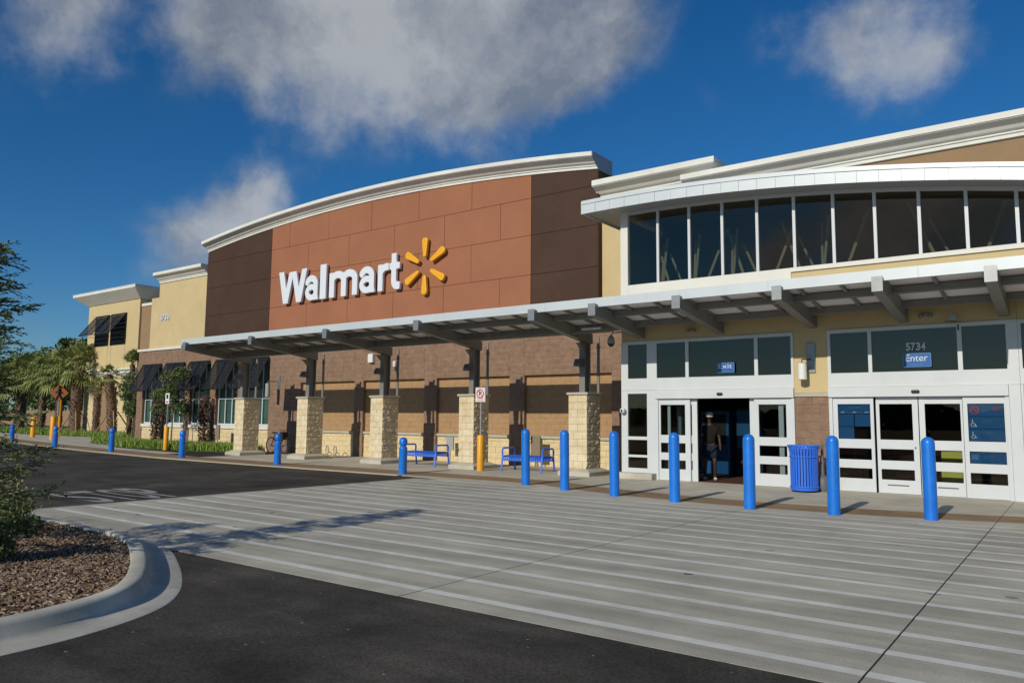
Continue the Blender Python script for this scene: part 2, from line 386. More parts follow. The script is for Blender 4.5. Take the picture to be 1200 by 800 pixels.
# walkway: front strip, brown band, rear slabs
wk = struct(bpy.data.objects.new('walkway', None)); COL.objects.link(wk)
def wf(x):   # front edge of walkway in use
    if x > -13.5: return arc(x)-.35
    t = min(1, (-13.5-x)/1.2); return (1-t)*(arc(x)-.35) + t*kerbline(x)
def band0(x): return (arc(x)+.38) if x > -12 else (arc(-12)+.38 + (kerbline(x)+.36-(arc(-12)+.38))*min(1, (-12-x)/3))
def band1(x):
    if x > -11: return arc(x)+1.45
    t = min(1, (-11-x)/4); return (1-t)*(arc(-11)+1.45) + t*(kerbline(x)+1.55)
wx = [-60, -52, -45, -40, -36, -32, -28, -24.6, -21.5, -18.4, -15.3, -12.75, -8.9, -5.035, -1.19, 2.66, 6.5, 10.3]
for a, b in zip(wx, wx[1:]):
    A, Bb = a+.005, b-.005
    sheet('slab', 'walk', A, Bb, lambda x: wf(x)+(.16 if x < -15.3 else .002), lambda x: band0(x)-.004, -.1, .003, 12, wk)
    sheet('brown_band', 'band', A, Bb, band0, band1, -.1, .002, 12, wk)
    if a > -31:
        sheet('slab', 'walk', A, Bb, lambda x: band1(x)+.004, 19.3, -.1, .003, 10, wk)
        sheet('slab', 'walk', A, Bb, 19.31, 21.95, -.1, .003, 1, wk)
sheet('slab', 'walk', -60, -31.1, lambda x: band1(x)+.004, lambda x: band1(x)+(.9 if x > -40 else 1.6), -.1, .003, 20, wk)
sheet('joint_filler', 'dark', -59, 10.3, lambda x: wf(x)+.2, 22, -.1, -.002, 60, wk)
# kerb of the walkway along the road: separate lengths
k = -60
kx = [-60, -54, -48.5, -43, -39, -36, -33, -30, -27, -24, -21, -18, -15.4]
kp = struct(bpy.data.objects.new('kerb', None)); COL.objects.link(kp)
for a, b in zip(kx, kx[1:]):
    sheet('kerb_stone', 'kerb', a+.006, b-.006, lambda x: kerbline(x), lambda x: kerbline(x)+.155, -.1, .012, 3, kp)
    sheet('kerb_paint', 'kerb_yellow', a+.006, b-.006, lambda x: kerbline(x)-.06, lambda x: kerbline(x)-.002, -.1, .004, 3, kp)
# repaired asphalt strip beside the crosswalk and lane word

def text_mesh(s, size, extrude=.0, bevel=0, offset=0, space=1, spacing=1.0):
    c = bpy.data.curves.new('t', 'FONT'); c.body = s; c.size = size; c.extrude = extrude; c.bevel_depth = bevel; c.offset = offset
    c.bevel_resolution = 2; c.space_character = spacing
    o = bpy.data.objects.new('t', c); COL.objects.link(o)
    bpy.context.view_layer.update()
    dg = bpy.context.evaluated_depsgraph_get()
    me = bpy.data.meshes.new_from_object(o.evaluated_get(dg))
    bpy.data.objects.remove(o); return me
def fit(me, x0, x1, z0, z1, d=None, m=None):
    co = np.zeros(len(me.vertices)*3); me.vertices.foreach_get('co', co); co = co.reshape(-1, 3)
    mn, mxv = co.min(0), co.max(0)
    out = co.copy(); out[:, 0] = x0 + (co[:, 0]-mn[0])/(mxv[0]-mn[0])*(x1-x0)
    out[:, 1] = z0 + (co[:, 1]-mn[1])/(mxv[1]-mn[1])*(z1-z0)
    return out, (co[:, 2]-mn[2])/max(1e-6, (mxv[2]-mn[2]))
def text_obj(name, s, x0, x1, y, z0, z1, depth, m, parent, offset=0, extrude=.01, bevel=0, label=None):
    me = text_mesh(s, 1, extrude, bevel, offset)
    out, t = fit(me, x0, x1, z0, z1)
    off = Vector((0, 0, 0)); q = parent
    while q is not None: off += q.location; q = q.parent
    co = np.stack([out[:, 0]-off.x, y-depth*t-off.y, out[:, 1]-off.z], 1)
    me.vertices.foreach_set('co', co.ravel()); me.materials.clear(); me.materials.append(MT[m]); me.name = name; me.update()
    o = bpy.data.objects.new(name, me); COL.objects.link(o); o.parent = parent
    if label: o['label'] = label
    return o
# STOP word painted on the road (top of the letters toward -X)
pw = struct(bpy.data.objects.new('road_marking', None)); COL.objects.link(pw)
me = text_mesh('STOP', 1, .0, 0, .01); out, t = fit(me, 7.05, 8.75, -14.75, -17.0)
for i_, ch in enumerate('STOP'):
    me = text_mesh(ch, 1, 0, 0, .015); out, t = fit(me, 6.95+i_*.47, 7.35+i_*.47, -14.6, -17.1)
    me.vertices.foreach_set('co', np.stack([out[:, 1], out[:, 0], np.full(len(out), -.001)], 1).ravel())
    me.materials.clear(); me.materials.append(MT['paint2']); me.flip_normals(); me.update()
    o = bpy.data.objects.new('painted_letter', me); COL.objects.link(o); o.parent = pw

# ------------------------------------------------------------------ PLANTED ISLAND (kerb, gutter, mulch)
isl = struct(bpy.data.objects.new('mulch_island', None)); COL.objects.link(isl)
def cat(pts, n=6):
    P = [Vector((a, b, 0)) for a, b in pts]; P = [P[0]*2-P[1]] + P + [P[-1]*2-P[-2]]; out = []
    for i in range(1, len(P)-2):
        for j in range(n):
            t = j/n; a, b, c, d = P[i-1], P[i], P[i+1], P[i+2]
            out.append(.5*((2*b)+(-a+c)*t+(2*a-5*b+4*c-d)*t*t+(-a+3*b-3*c+d)*t**3))
    out.append(P[-2]); return out
edge = cat([(-6.30, -8), (-6.30, -2), (-6.32, 1), (-6.34, 2.2), (-6.42, 2.75), (-6.64, 3.25), (-7.03, 3.62), (-7.62, 3.98), (-8.33, 4.34), (-9.0, 4.64), (-9.7, 4.82), (-10.6, 4.90), (-12.5, 4.93), (-16, 4.93), (-24, 4.93)])
# segment lengths of kerb as separate castings; profile from the mulch side out to the gutter lip
def sweep_plan(pts, prof):   # prof: list of (outward offset, z)
    n = len(pts); vs = []
    for i, p in enumerate(pts):
        d = (pts[min(i+1, n-1)]-pts[max(i-1, 0)]).normalized(); o = Vector((d.y, -d.x, 0))
        vs += [(p.x+o.x*a, p.y+o.y*a, z) for a, z in prof]
    m = len(prof); fs = []
    for i in range(n-1):
        for j in range(m-1): fs.append((i*m+j, (i+1)*m+j, (i+1)*m+j+1, i*m+j+1))
    fs += [tuple(range(m)), tuple(range(n*m-1, (n-1)*m-1, -1))]
    return vs, fs
nk = len(edge)
gut_w = .42
cuts = [0, 14, 36, 50, 64, nk-1]
for ci, (a, b) in enumerate(zip(cuts, cuts[1:])):
    seg = [p.copy() for p in edge[a:b+1]]
    if seg[0].x > -8.9: prof = [(-.02, -.1), (-.02, .13), (.0, .142), (.10, .142), (.13, .134), (.15, .11), (.175, .04), (.21, .015), (.27, .008), (.44, .004), (.46, -.003), (.46, -.1)]
    else: prof = [(-.02, -.1), (-.02, .10), (.0, .115), (.11, .115), (.14, .10), (.16, .012), (.17, -.1)]
    # open a joint
    d0 = (seg[1]-seg[0]).normalized()*.0015; d1 = (seg[-1]-seg[-2]).normalized()*.0015; seg[0] += d0; seg[-1] -= d1
    vs, fs = sweep_plan(seg, prof); mb = MB(); mb.add(vs, fs); mb.build('kerb_stone', 'kerb', isl, smooth=True)
poly = [(p.x, p.y) for p in edge] + [(-24, -8)]
mb = MB(); mb.prism(poly, -.1, .075, 'z'); mb.build('mulch_bed', 'mulch', isl)
# bark chips
def inside(pt, poly):
    x, y = pt; c = False; j = len(poly)-1
    for i in range(len(poly)):
        if (poly[i][1] > y) != (poly[j][1] > y) and x < (poly[j][0]-poly[i][0])*(y-poly[i][1])/(poly[j][1]-poly[i][1])+poly[i][0]: c = not c
        j = i
    return c
def scatter(n, fn, gen, name, m, kind='stuff', parent=None):
    V = []; Fc = []; k = 0; tries = 0
    while k < n and tries < n*6:
        tries += 1; p = fn()
        if p is None: continue
        vs, fs = gen(p); o = len(V); V += vs; Fc += [tuple(i+o for i in f) for f in fs]; k += 1
    me = bpy.data.meshes.new(name); me.from_pydata(V, [], Fc); me.materials.append(MT[m]); me.update()
    o = bpy.data.objects.new(name, me); COL.objects.link(o); o.parent = parent
    if kind: o['kind'] = kind
    return o
def chip(p):
    x, y, z = p; a = random.random()*math.pi; l = random.uniform(.008, .032); w = random.uniform(.002, .006); t = random.uniform(-.55, .55); z += random.uniform(0, .03)
    ca, sa = math.cos(a), math.sin(a); dz = math.sin(t)*l; h = .005
    c = [(-l, -w), (l, -w*.6), (l*.9, w), (-l*.8, w*.8)]
    vs = [(x+ca*u-sa*v, y+sa*u+ca*v, z+dz*(u/l)+h+v*.4) for u, v in c] + [(x+ca*u-sa*v, y+sa*u+ca*v, z+dz*(u/l)-h) for u, v in c]
    return vs, [(0, 1, 2, 3), (0, 4, 5, 1), (1, 5, 6, 2), (2, 6, 7, 3), (3, 7, 4, 0)]
innerp = [(p.x-.01, p.y) for p in edge]+[(-24, -8)]
def chp():
    u = random.random()**.8
    x = -6.2 - 8*u; y = random.uniform(.6, 5)
    return (x, y, .08) if inside((x, y), innerp) else None
for n_, m_ in ((30000, 'chip'), (10000, 'chip_dark'), (22000, 'chip_pale')): scatter(n_, chp, chip, 'bark_chips', m_, parent=isl)
# fallen leaves on the gutter and asphalt
fallen = scatter(45, lambda: (random.uniform(-6.2, -3.5), random.uniform(2.2, 4.6), -.016), lambda p: ([(p[0], p[1], p[2]), (p[0]+.03, p[1]+.01, p[2]+.006), (p[0]+.02, p[1]+.035, p[2]+.004)], [(0, 1, 2)]), 'leaf_litter', 'chip')
tag(fallen, 'scattered small dry leaves lying on the asphalt beside the island kerb', 'leaf litter')

# ------------------------------------------------------------------ STORE BUILDING
store = thing('store_building', 'big brown and cream supermarket with a terracotta sign wall and glazed entrance', 'building', (0, 21.7, 0))
WY = 21.7
def zc(x): return 10.68 - .0054*(x+24.1)**2
# block fields: split face courses as real relief, joined
def blocks(rects, bw, bh, yf, m, name='block_courses', holes=(), dep=.06, jit=.008, z0=0, gap=.006, mort='mortar', parent=None):
    mb = MB()
    for (x0, x1, za, zb) in rects:
        r = 0; z = za
        while z < zb-.01:
            zt_ = min(z+bh, zb); x = x0 - (bw/2 if r % 2 else 0)
            while x < x1-.01:
                a, b = max(x, x0), min(x+bw, x1)
                if b-a > .03 and not any(a >= h[0]-.001 and b <= h[1]+.001 and z >= h[2]-.001 and zt_ <= h[3]+.001 for h in holes):
                    j = [random.uniform(-jit, jit) for _ in range(5)]; xm, zm = (a+b)/2, (z+zt_)/2; g_ = gap/2
                    vs = [(a+g_, yf+j[0], z+g_), (b-g_, yf+j[1], z+g_), (b-g_, yf+j[2], zt_-g_), (a+g_, yf+j[3], zt_-g_), (xm, yf-jit*1.2+j[4], zm),
                          (a+g_, yf+dep, z+g_), (b-g_, yf+dep, z+g_), (b-g_, yf+dep, zt_-g_), (a+g_, yf+dep, zt_-g_)]
                    mb.add(vs, [(0, 1, 4), (1, 2, 4), (2, 3, 4), (3, 0, 4), (0, 5, 6, 1), (1, 6, 7, 2), (2, 7, 8, 3), (3, 8, 5, 0)])
                x += bw
            z += bh; r += 1
    return mb.build(name, m, parent or store, stuff=True)
# main body behind (far volume)
def vol(name, m, x0, x1, y0, y1, z0, z1, parent=store): return Bx(name, m, parent, x0, x1, y0, y1, z0, z1)
vol('wall', 'yellow', -42.0, -12.7, 22.2, 60, 4.9, 8.2)
vol('wall', 'yellow', -12.69, 12, 25.5, 60, 0, 8.3)
vol('wall', 'dark_mortar', -42.08, -10.36, 21.95, 26, 0, 5.1)
# lower brown wall, piers and recesses
rec = [(-15.58, -12.11), (-19.70, -16.23), (-23.77, -20.34), (-27.85, -24.32)]
win = [(-41.45, -39.55), (-39.05, -37.25), (-36.75, -34.95), (-34.40, -32.60), (-32.1, -30.12)]
holes = [(a, b, 0, 3.12) for a, b in rec] + [(a, b, 0, 4.3) for a, b in win]
edges_x = sorted([-42.1, -10.38] + [v for p in rec+win for v in p])
rects = []
ops = [(a, b, 3.12) for a, b in rec] + [(a, b, 4.3) for a, b in win]
for a, b in zip(edges_x, edges_x[1:]):
    o_ = [t for t in ops if abs(t[0]-a) < .01]
    rects.append((a, b, o_[0][2] if o_ else 0, 5.12))
blocks(rects, .4, .2, WY, 'brown_block', dep=.24, jit=.007, gap=.003)
rb = [(a, b, 1.04, 3.12) for a, b in rec]
blocks(rb, .4, .2, WY+.15, 'tan_block', dep=.09, jit=.006, gap=.003)
blocks([(a, b, 0, .93) for a, b in rec], .4, .2, WY+.10, 'yellow_block', dep=.14, jit=.008)
blocks([(a, b, 0, .98) for a, b in win], .4, .2, WY+.04, 'yellow_block', dep=.18, jit=.008)
for a, b in rec: Bx('sill', 'cap', store, a+.003, b-.003, WY+.03, WY+.2, .935, 1.035, bevel=.01)
# windows of the left wing with frames
for a, b in win:
    w = MB()
    a1, b1 = a+.02, b-.02
    w.box(a1, b1, WY+.13, WY+.2, 1.17, 1.25); w.box(a1, b1, WY+.13, WY+.2, 2.43, 2.5); w.box(a1, b1, WY+.13, WY+.2, 4.22, 4.295)
    for t in (0, 1/3, 2/3, 1):
        x = a1+.03+(b1-a1-.06)*t
        w.box(x-.03, x+.03, WY+.135, WY+.195, 1.25, 2.43); w.box(x-.03, x+.03, WY+.135, WY+.195, 2.5, 4.22)
    wo_ = w.build('window', 'alu', store)
    for t in range(3):
        x0 = a1+.03+(b1-a1-.06)*t/3+.03; x1 = a1+.03+(b1-a1-.06)*(t+1)/3-.03
        Bx('pane', 'glass_green', wo_, x0, x1, WY+.16, WY+.17, 1.25, 2.43); Bx('pane', 'glass_green', wo_, x0, x1, WY+.16, WY+.17, 2.5, 4.22)
    Bx('sill', 'white', store, a-.03, b+.03, WY-.03, WY+.12, 1.0, 1.165, bevel=.01)
    Bx('interior', 'teal', wo_, a1, b1, WY+.225, WY+.24, 1.17, 4.28)
# bahama shutters (tilted louvre awnings)
def shutter(parent, x0, x1, ztop, y, drop, out, nsl=16, mname='black'):
    s = MB(); L = math.hypot(drop, out); dy, dz = -out/L, -drop/L
    def at(t, w=0): return (y-.04+dy*t*L, ztop+dz*t*L)
    # side rails
    for x in (x0, x1-.05, (x0+x1)/2-.02):
        (ya, za), (yb, zb) = at(0), at(1)
        s.prism([(ya, za), (ya-.03, za+.02), (yb-.03, zb+.02), (yb, zb)], x, x+.05, 'x')
    for t in (0, 1):
        ya, za = at(t); s.box(x0, x1, ya-.04, ya+.01, za-.03, za+.035)
    for i_ in range(1, nsl):
        ya, za = at(i_/nsl); s.prism([(ya-.030, za-.026), (ya-.024, za-.033), (ya+.026, za+.026), (ya+.021, za+.032)], x0+.05, x1-.05, 'x')
    fr = s.build('shutter', mname, parent)
    for x in (x0+.02, x1-.02):
        ya, za = at(1); MB().tube([(x, ya, za), (x, y, za-.02)], .018, 5).build('bracket', mname, fr)
    return fr
for a, b in win: shutter(store, a-.06, b-.06, 4.36, WY, 1.42, .70, 19)
# parapet cap of the low wing
Bx('parapet_cap', 'white', store, -42.2, -35.9, WY-.07, WY+.3, 5.125, 5.25)
Bx('parapet_cap', 'white', store, -35.89, -12.6, WY-.06, WY+.2, 5.08, 5.20)
# left cream volume
vol('wall', 'yellow', -40.4, -35.78, 21.76, 34, 5.255, 9.0)
def sweep3(path, prof, closed=False):   # path: 3D pts; plan-mitred outward offset; outward = right of travel
    n = len(path); P = [Vector(p) for p in path]; vs = []
    for i in range(n):
        ds = []
        if i > 0: d = P[i]-P[i-1]; d.z = 0; ds.append(d.normalized())
        if i < n-1: d = P[i+1]-P[i]; d.z = 0; ds.append(d.normalized())
        ns = [Vector((d.y, -d.x, 0)) for d in ds]; o = ns[0] if len(ns) == 1 else (ns[0]+ns[1])/(1+ns[0].dot(ns[1]))
        vs += [(P[i].x+o.x*a, P[i].y+o.y*a, P[i].z+z) for a, z in prof]
    m = len(prof); fs = []
    for i in range(n-1):
        for j in range(m): fs.append((i*m+j, (i+1)*m+j, (i+1)*m+(j+1) % m, i*m+(j+1) % m))
    fs += [tuple(range(m-1, -1, -1)), tuple(range((n-1)*m, n*m))]
    return vs, fs
def cprof(h, p):   # classical cornice: bead, fillet, cove, crown band
    return [(-.25, .0), (.0, 0), (.05, .02*h), (.05, .17*h), (.09, .2*h), (.09, .29*h), (.13, .31*h), (.2*p+.08, .36*h), (.5*p, .48*h), (.8*p, .62*h), (p-.03, .66*h), (p-.03, .70*h), (p, .70*h), (p, .98*h), (p-.02, h), (-.25, h)]
def cornice(path, h, p, m='cornice', name='cornice'):
    vs, fs = sweep3(path, cprof(h, p)); mb = MB(); mb.add(vs, fs); return mb.build(name, m, store)
cornice([(-40.38, 21.755, 8.82), (-35.7, 21.755, 8.82)], .55, .45)
# terracotta sign wall
body = [(-35.66, 5.0), (-12.6, 5.0)] + [(x, zc(x)+.1) for x in np.linspace(-12.6, -35.66, 24)]
MB().prism(body, WY+.012, 22.6, 'y').build('wall', 'seam', store)
MB().prism([(-35.7, 5.0), (-35.665, 5.0), (-35.665, 9.9), (-35.7, 9.9)], WY, 22.6, 'y').build('wall_panel', 'brown', store)
MB().box(-12.598, -12.57, WY-.02, 22.6, 5.0, zc(-12.6)+.05).build('wall_panel', 'brown', store)
rows = [5.2, 6.66, 8.08, 9.43, 12]
def wpanel(x0, x1, z0, z1, m):
    g_ = .008
    if z1 > 11:
        n = 8; top = [(x, zc(x)+.04) for x in np.linspace(x1-g_, x0+g_, n)]
        if min(t[1] for t in top) < z0+.02: 
            top = [(x, max(z, z0+.02)) for x, z in top]
        pts = [(x0+g_, z0+g_), (x1-g_, z0+g_)] + top
    else: pts = [(x0+g_, z0+g_), (x1-g_, z0+g_), (x1-g_, z1-g_), (x0+g_, z1-g_)]
    dy = random.uniform(-.002, .002)
    return MB().prism(pts, WY-.02+dy, WY+.01, 'y').build('wall_panel', m, store)
for r, (z0, z1) in enumerate(zip(rows, rows[1:])):
    js = [-29.0, -26.27, -23.54, -20.81, -18.07] if r in (1, 3) else [-27.62, -24.9, -22.16, -19.43, -16.7]
    js = [-30.33] + js + [-15.32]
    if r in (1, 3): pass
    for a, b in zip(js, js[1:]): wpanel(a, b, z0, z1, 'red')
    for a, b in ((-35.65, -30.34), (-15.31, -12.6)): wpanel(a, b, z0, z1, 'brown')
rv = MB()
for x in (-14.75, -14.2, -14.14, -13.5, -12.75):
    for z in np.arange(5.5, 10.1, .33): rv.box(x-.009, x+.009, WY-.028, WY-.02, z-.009, z+.009)
rv.build('rivets', 'rivet', store, stuff=True)
pth = [(-35.64, WY-.02, zc(-35.66))] + [(x, WY-.02, zc(x)) for x in np.linspace(-35.6, -12.6, 30)] + [(-12.575, WY-.02, zc(-12.57))]
cornice(pth, .50, .45)
MB().prism([(21.24, zc(-12.57)+.32), (21.24, zc(-12.57)+.505), (22.6, zc(-12.57)+.505), (22.6, zc(-12.57)-.02), (21.68, zc(-12.57)-.02)], -12.572, -12.55, 'x').build('flashing', 'gmetal', store)
Bx('parapet_top', 'gmetal', store, -35.6, -12.6, 21.95, 22.58, 9.0, 9.9)
# stucco strip and parapets over the entrance
vol('wall', 'yellow', -12.56, -10.36, 21.9, 25.5, 4.9, 8.9)
vol('wall', 'yellow', -12.4, -8.9, 21.92, 25.5, 7.9, 8.905)
cornice([(-12.66, 21.9, 8.88), (-8.95, 21.9, 8.88), (-8.95, 25, 8.88)], .63, .52)
vol('wall', 'tan', -8.89, 12, 21.72, 25.4, 7.9, 8.6)
vol('wall', 'tan', -9.4, 12, 21.60, 21.71, 5.0, 8.6)
cornice([(-9.4, 21.58, 8.48), (12, 21.58, 8.48)], .55, .45)
vol('wall', 'yellow', 4.0, 12, 19.5, 25.4, 4.9, 7.95)

# ---- entrance wing
E_ = 19.15
def zt(x): return 7.43 - .0104*(x+10.1)**2
# interior room: floor, back, ceiling, left wall
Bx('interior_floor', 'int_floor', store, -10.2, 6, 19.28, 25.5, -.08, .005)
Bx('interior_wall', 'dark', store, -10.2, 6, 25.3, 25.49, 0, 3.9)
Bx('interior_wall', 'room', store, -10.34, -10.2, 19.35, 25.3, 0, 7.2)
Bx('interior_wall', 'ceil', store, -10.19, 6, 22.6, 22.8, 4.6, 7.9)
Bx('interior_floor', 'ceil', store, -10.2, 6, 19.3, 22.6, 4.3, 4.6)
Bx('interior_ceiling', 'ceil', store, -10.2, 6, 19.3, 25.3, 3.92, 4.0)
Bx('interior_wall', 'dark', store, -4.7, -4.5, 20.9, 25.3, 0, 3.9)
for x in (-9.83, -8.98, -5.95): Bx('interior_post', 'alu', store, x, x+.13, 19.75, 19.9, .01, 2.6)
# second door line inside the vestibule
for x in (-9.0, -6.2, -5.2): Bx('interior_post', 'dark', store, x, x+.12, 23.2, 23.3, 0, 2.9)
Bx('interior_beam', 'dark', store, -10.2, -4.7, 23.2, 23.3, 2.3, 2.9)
# struts behind the clerestory
st = MB()
for xb, kind in ((-9.7, 0), (-9.2, 1), (-8.7, 0), (-8.1, 2), (-7.6, 0), (-7.0, 1), (-6.2, 2), (-5.5, 1), (-5.2, 0), (-4.4, 2), (-2.4, 1), (-1.4, 2), (.6, 1)):
    if kind == 0: st.tube([(xb, 20.3, 4.6), (xb+.25, 20.3, 6.9)], .038, 6); st.tube([(xb+.1, 20.1, 4.6), (xb, 20.6, 6.8)], .034, 6)
    elif kind == 1: st.tube([(xb+.2, 20.0, 4.6), (xb-.75, 20.6, 7.0)], .042, 6); st.tube([(xb+.55, 20.3, 4.6), (xb-.3, 20.6, 6.5)], .034, 6)
    else: st.tube([(xb-.4, 20.0, 4.6), (xb+.35, 20.6, 7.0)], .042, 6)
st.build('roof_strut', 'strut', store)
# clerestory glazing
cl = MB()
mx_ = [-10.13 + .927*i for i in range(0, 16)]
for i_, x in enumerate(mx_[1:-1]): cl.box(x-.035, x+.035, E_-.03, E_+.1, 5.4, zt(x)+.02)
top = [(x, zt(x)) for x in np.linspace(-10.13, 3.9, 30)]
cl.prism([(x, z) for x, z in top] + [(x, z+.09) for x, z in reversed(top)], E_-.025, E_+.1, 'y')
fr = cl.build('window', 'alu', store)
for a, b in zip(mx_, mx_[1:]):
    if b > 3.9: break
    n = 4; tp = [(x, zt(x)) for x in np.linspace(b-.035, a+.035, n)]
    MB().prism([(a+.035, 5.4), (b-.035, 5.4)]+tp, E_+.03, E_+.04, 'y').build('pane', 'glass', fr)
MB().prism([(-10.36, 4.9), (-10.13, 4.9), (-10.13, zt(-10.13)+.1), (-10.36, zt(-10.36)+.1)], E_-.04, E_+.12, 'y').build('trim', 'white', store)
Bx('trim', 'white', store, -10.128, -5.6, E_-.035, E_+.1, 4.85, 5.395)
Bx('trim', 'white', store, -5.598, 4, E_-.05, E_+.1, 5.29, 5.395)
Bx('wall', 'yellow', store, -5.598, 4, E_+.0, E_+.12, 4.3, 5.288)
MB().prism([(3.9, 5.3), (4.6, 5.3), (4.6, 6.6), (3.9, 6.2)], E_-.02, 21.6, 'y').build('wall', 'yellow', store)
MB().box(-10.36, -10.342, E_+.12, 21.9, 4.0, 7.4).build('wall', 'yellow', store)
# swooping eave over the clerestory
ex = np.linspace(-11.18, 4.6, 40)
low = [(x, zt(x)+.095 if x > -10.9 else zt(-10.9)+.095) for x in ex]
low = [(x, zt(x)+.02+.075*(1 if x > -11 else 1)) for x in ex]
MB().prism([(x, z) for x, z in low] + [(x, z+.30) for x, z in reversed(low)], 18.36, 23, 'y').build('eave_soffit', 'greybox', store)
for a, b in zip(np.arange(-11.2, 4.4, .46), np.arange(-10.74, 4.9, .46)):
    pz = lambda x: zt(x)+.03
    MB().prism([(a+.003, pz(a)), (b-.003, pz(b)), (b-.003, pz(b)+.27), (a+.003, pz(a)+.27)], 18.33+random.uniform(0, .006), 18.358, 'y').build('fascia_panel', 'fascia', store)
MB().prism([(x, zt(x)+.302) for x in ex] + [(x, zt(x)+.405) for x in reversed(ex)], 18.31, 18.40, 'y').build('fascia_cap', 'fascia', store)
MB().box(-11.205, -11.182, 18.33, 22, zt(-11.2)+.03, zt(-11.2)+.4).build('fascia_panel', 'fascia', store)

# entrance front wall
W = lambda n_, m_, *a, **k: Bx(n_, m_, store, *a, **k)
W('wall', 'yellow', -10.36, -5.60, E_, E_+.25, 3.79, 4.845); W('wall', 'yellow', -5.598, -.98, E_, E_+.25, 3.79, 4.298)
W('wall', 'yellow', -5.60, -4.80, E_, E_+.25, 2.30, 3.788)
W('stone_belt', 'cap', -5.60, -4.80, E_-.04, E_+.2, 2.2, 2.295, bevel=.01)
W('wall', 'dark_mortar', -5.60, -4.80, E_+.02, E_+.25, 0, 2.195)
blocks([(-5.598, -4.802, 0, 2.19)], .4, .2, E_-.01, 'brown_block', dep=.05, jit=.006, gap=.003)
W('wall', 'yellow', .0, 4.0, E_, E_+.25, 2.3, 4.298); W('wall', 'dark_mortar', 0, 8, E_+.02, E_+.25, 0, 2.195); W('stone_belt', 'cap', 0, 8, E_-.04, E_+.2, 2.2, 2.295)
W('wall', 'yellow', -.976, 0, E_, E_+.25, 3.79, 4.298); W('wall', 'yellow', 4.002, 12, E_, E_+.3, 2.3, 5.28)
blocks([(0, 8, 0, 2.19)], .4, .2, E_-.01, 'brown_block', dep=.05, jit=.006, gap=.003)
W('sidelight_kerb', 'walk', -10.42, -9.30, E_-.33, E_-.02, .0, .17, bevel=.015)

def frame_unit(x0, x1, panes, z0, z1, name='window', y0=None, y1=None, parent=None, gm='glass'):
    """solid aluminium field x0..x1, z0..z1 pierced by panes (a,b,za,zb) arranged in columns"""
    y0 = E_-.03 if y0 is None else y0; y1 = E_+.07 if y1 is None else y1
    cols = sorted(set((p[0], p[1]) for p in panes)); mb = MB(); x = x0
    for a, b in cols:
        if a-x > .002: mb.box(x, a, y0, y1, z0, z1)
        ps = sorted([p for p in panes if (p[0], p[1]) == (a, b)], key=lambda p: p[2]); z = z0
        for p in ps:
            if p[2]-z > .002: mb.box(a, b, y0+.004, y1-.004, z, p[2])
            z = p[3]
        if z1-z > .002: mb.box(a, b, y0+.004, y1-.004, z, z1)
        x = b
    if x1-x > .002: mb.box(x, x1, y0, y1, z0, z1)
    o = mb.build(name, 'alu', parent or store)
    ym = (y0+y1)/2
    for a, b, za, zb in panes: Bx('pane', gm, o, a, b, ym-.004, ym+.004, za, zb)
    return o
# transoms
frame_unit(-10.36, -5.60, [(-10.15, -9.565, 2.75, 3.70), (-9.27, -8.43, 2.75, 3.70), (-8.34, -6.57, 2.75, 3.70), (-6.48, -5.66, 2.75, 3.70)], 2.42, 3.785)
frame_unit(-4.80, -.98, [(-4.73, -3.90, 2.75, 3.70), (-3.82, -2.09, 2.75, 3.70), (-2.0, -1.19, 2.75, 3.70)], 2.42, 3.785)
frame_unit(-.975, -.0, [(-.92, -.33, 2.75, 3.70)], 2.42, 3.785)
PZ = [(.31, .545), (.74, 1.0), (1.21, 2.02)]
def door(x0, x1, a, b, y0, name='door', top=2.17):
    return frame_unit(x0, x1, [(a, b, p, q) for p, q in PZ], .01, top, name, y0, y0+.055, gm='glassd')
# unit A: sidelight, fixed panel, open gap, fixed panel
frame_unit(-10.36, -9.30, [(-10.16, -9.57, .29, .585), (-10.16, -9.57, .65, 1.06), (-10.16, -9.57, 1.15, 2.33)], .0, 2.415)
W('door_header', 'alu', -9.295, -5.602, E_-.10, E_+.12, 2.18, 2.414, bevel=.008)
W('door_jamb', 'alu', -9.295, -9.23, E_-.05, E_+.12, 0, 2.178); W('door_jamb', 'alu', -5.67, -5.602, E_-.05, E_+.12, 0, 2.178)
door(-9.225, -8.32, -9.17, -8.46, E_-.02); door(-6.60, -5.675, -6.49, -5.81, E_-.02)
d1 = door(-9.0, -8.155, -8.92, -8.30, E_+.06, 'sliding_door'); door(-6.745, -5.9, -6.62, -6.02, E_+.06, 'sliding_door')
W('door_sensor', 'black', -7.54, -7.38, E_-.15, E_-.10, 2.255, 2.325, bevel=.03)
# unit B
W('door_header', 'alu', -4.798, -1.19, E_-.10, E_+.12, 2.18, 2.414, bevel=.008)
W('door_jamb', 'alu', -4.798, -4.72, E_-.05, E_+.12, 0, 2.178); W('door_jamb', 'alu', -1.262, -1.19, E_-.05, E_+.12, 0, 2.178)
W('trim', 'alu', -1.185, -.98, E_-.07, E_+.1, 0, 2.414); W('trim', 'alu', -.974, -.93, E_-.05, E_+.1, 0, 2.414)
dfl = door(-4.715, -3.83, -4.61, -3.90, E_-.02); dsl = door(-3.79, -2.925, -3.72, -3.04, E_+.04, 'sliding_door'); dsr = door(-2.905, -2.06, -2.79, -2.10, E_+.04, 'sliding_door'); dfr = door(-2.045, -1.265, -1.96, -1.29, E_-.02)
W('door_sensor', 'black', -3.02, -2.85, E_-.15, E_-.10, 2.255, 2.325, bevel=.03)
frame_unit(-.925, 0, [(-.90, -.33, .29, .585), (-.90, -.33, .65, 1.06), (-.90, -.33, 1.15, 2.33)], .0, 2.415)
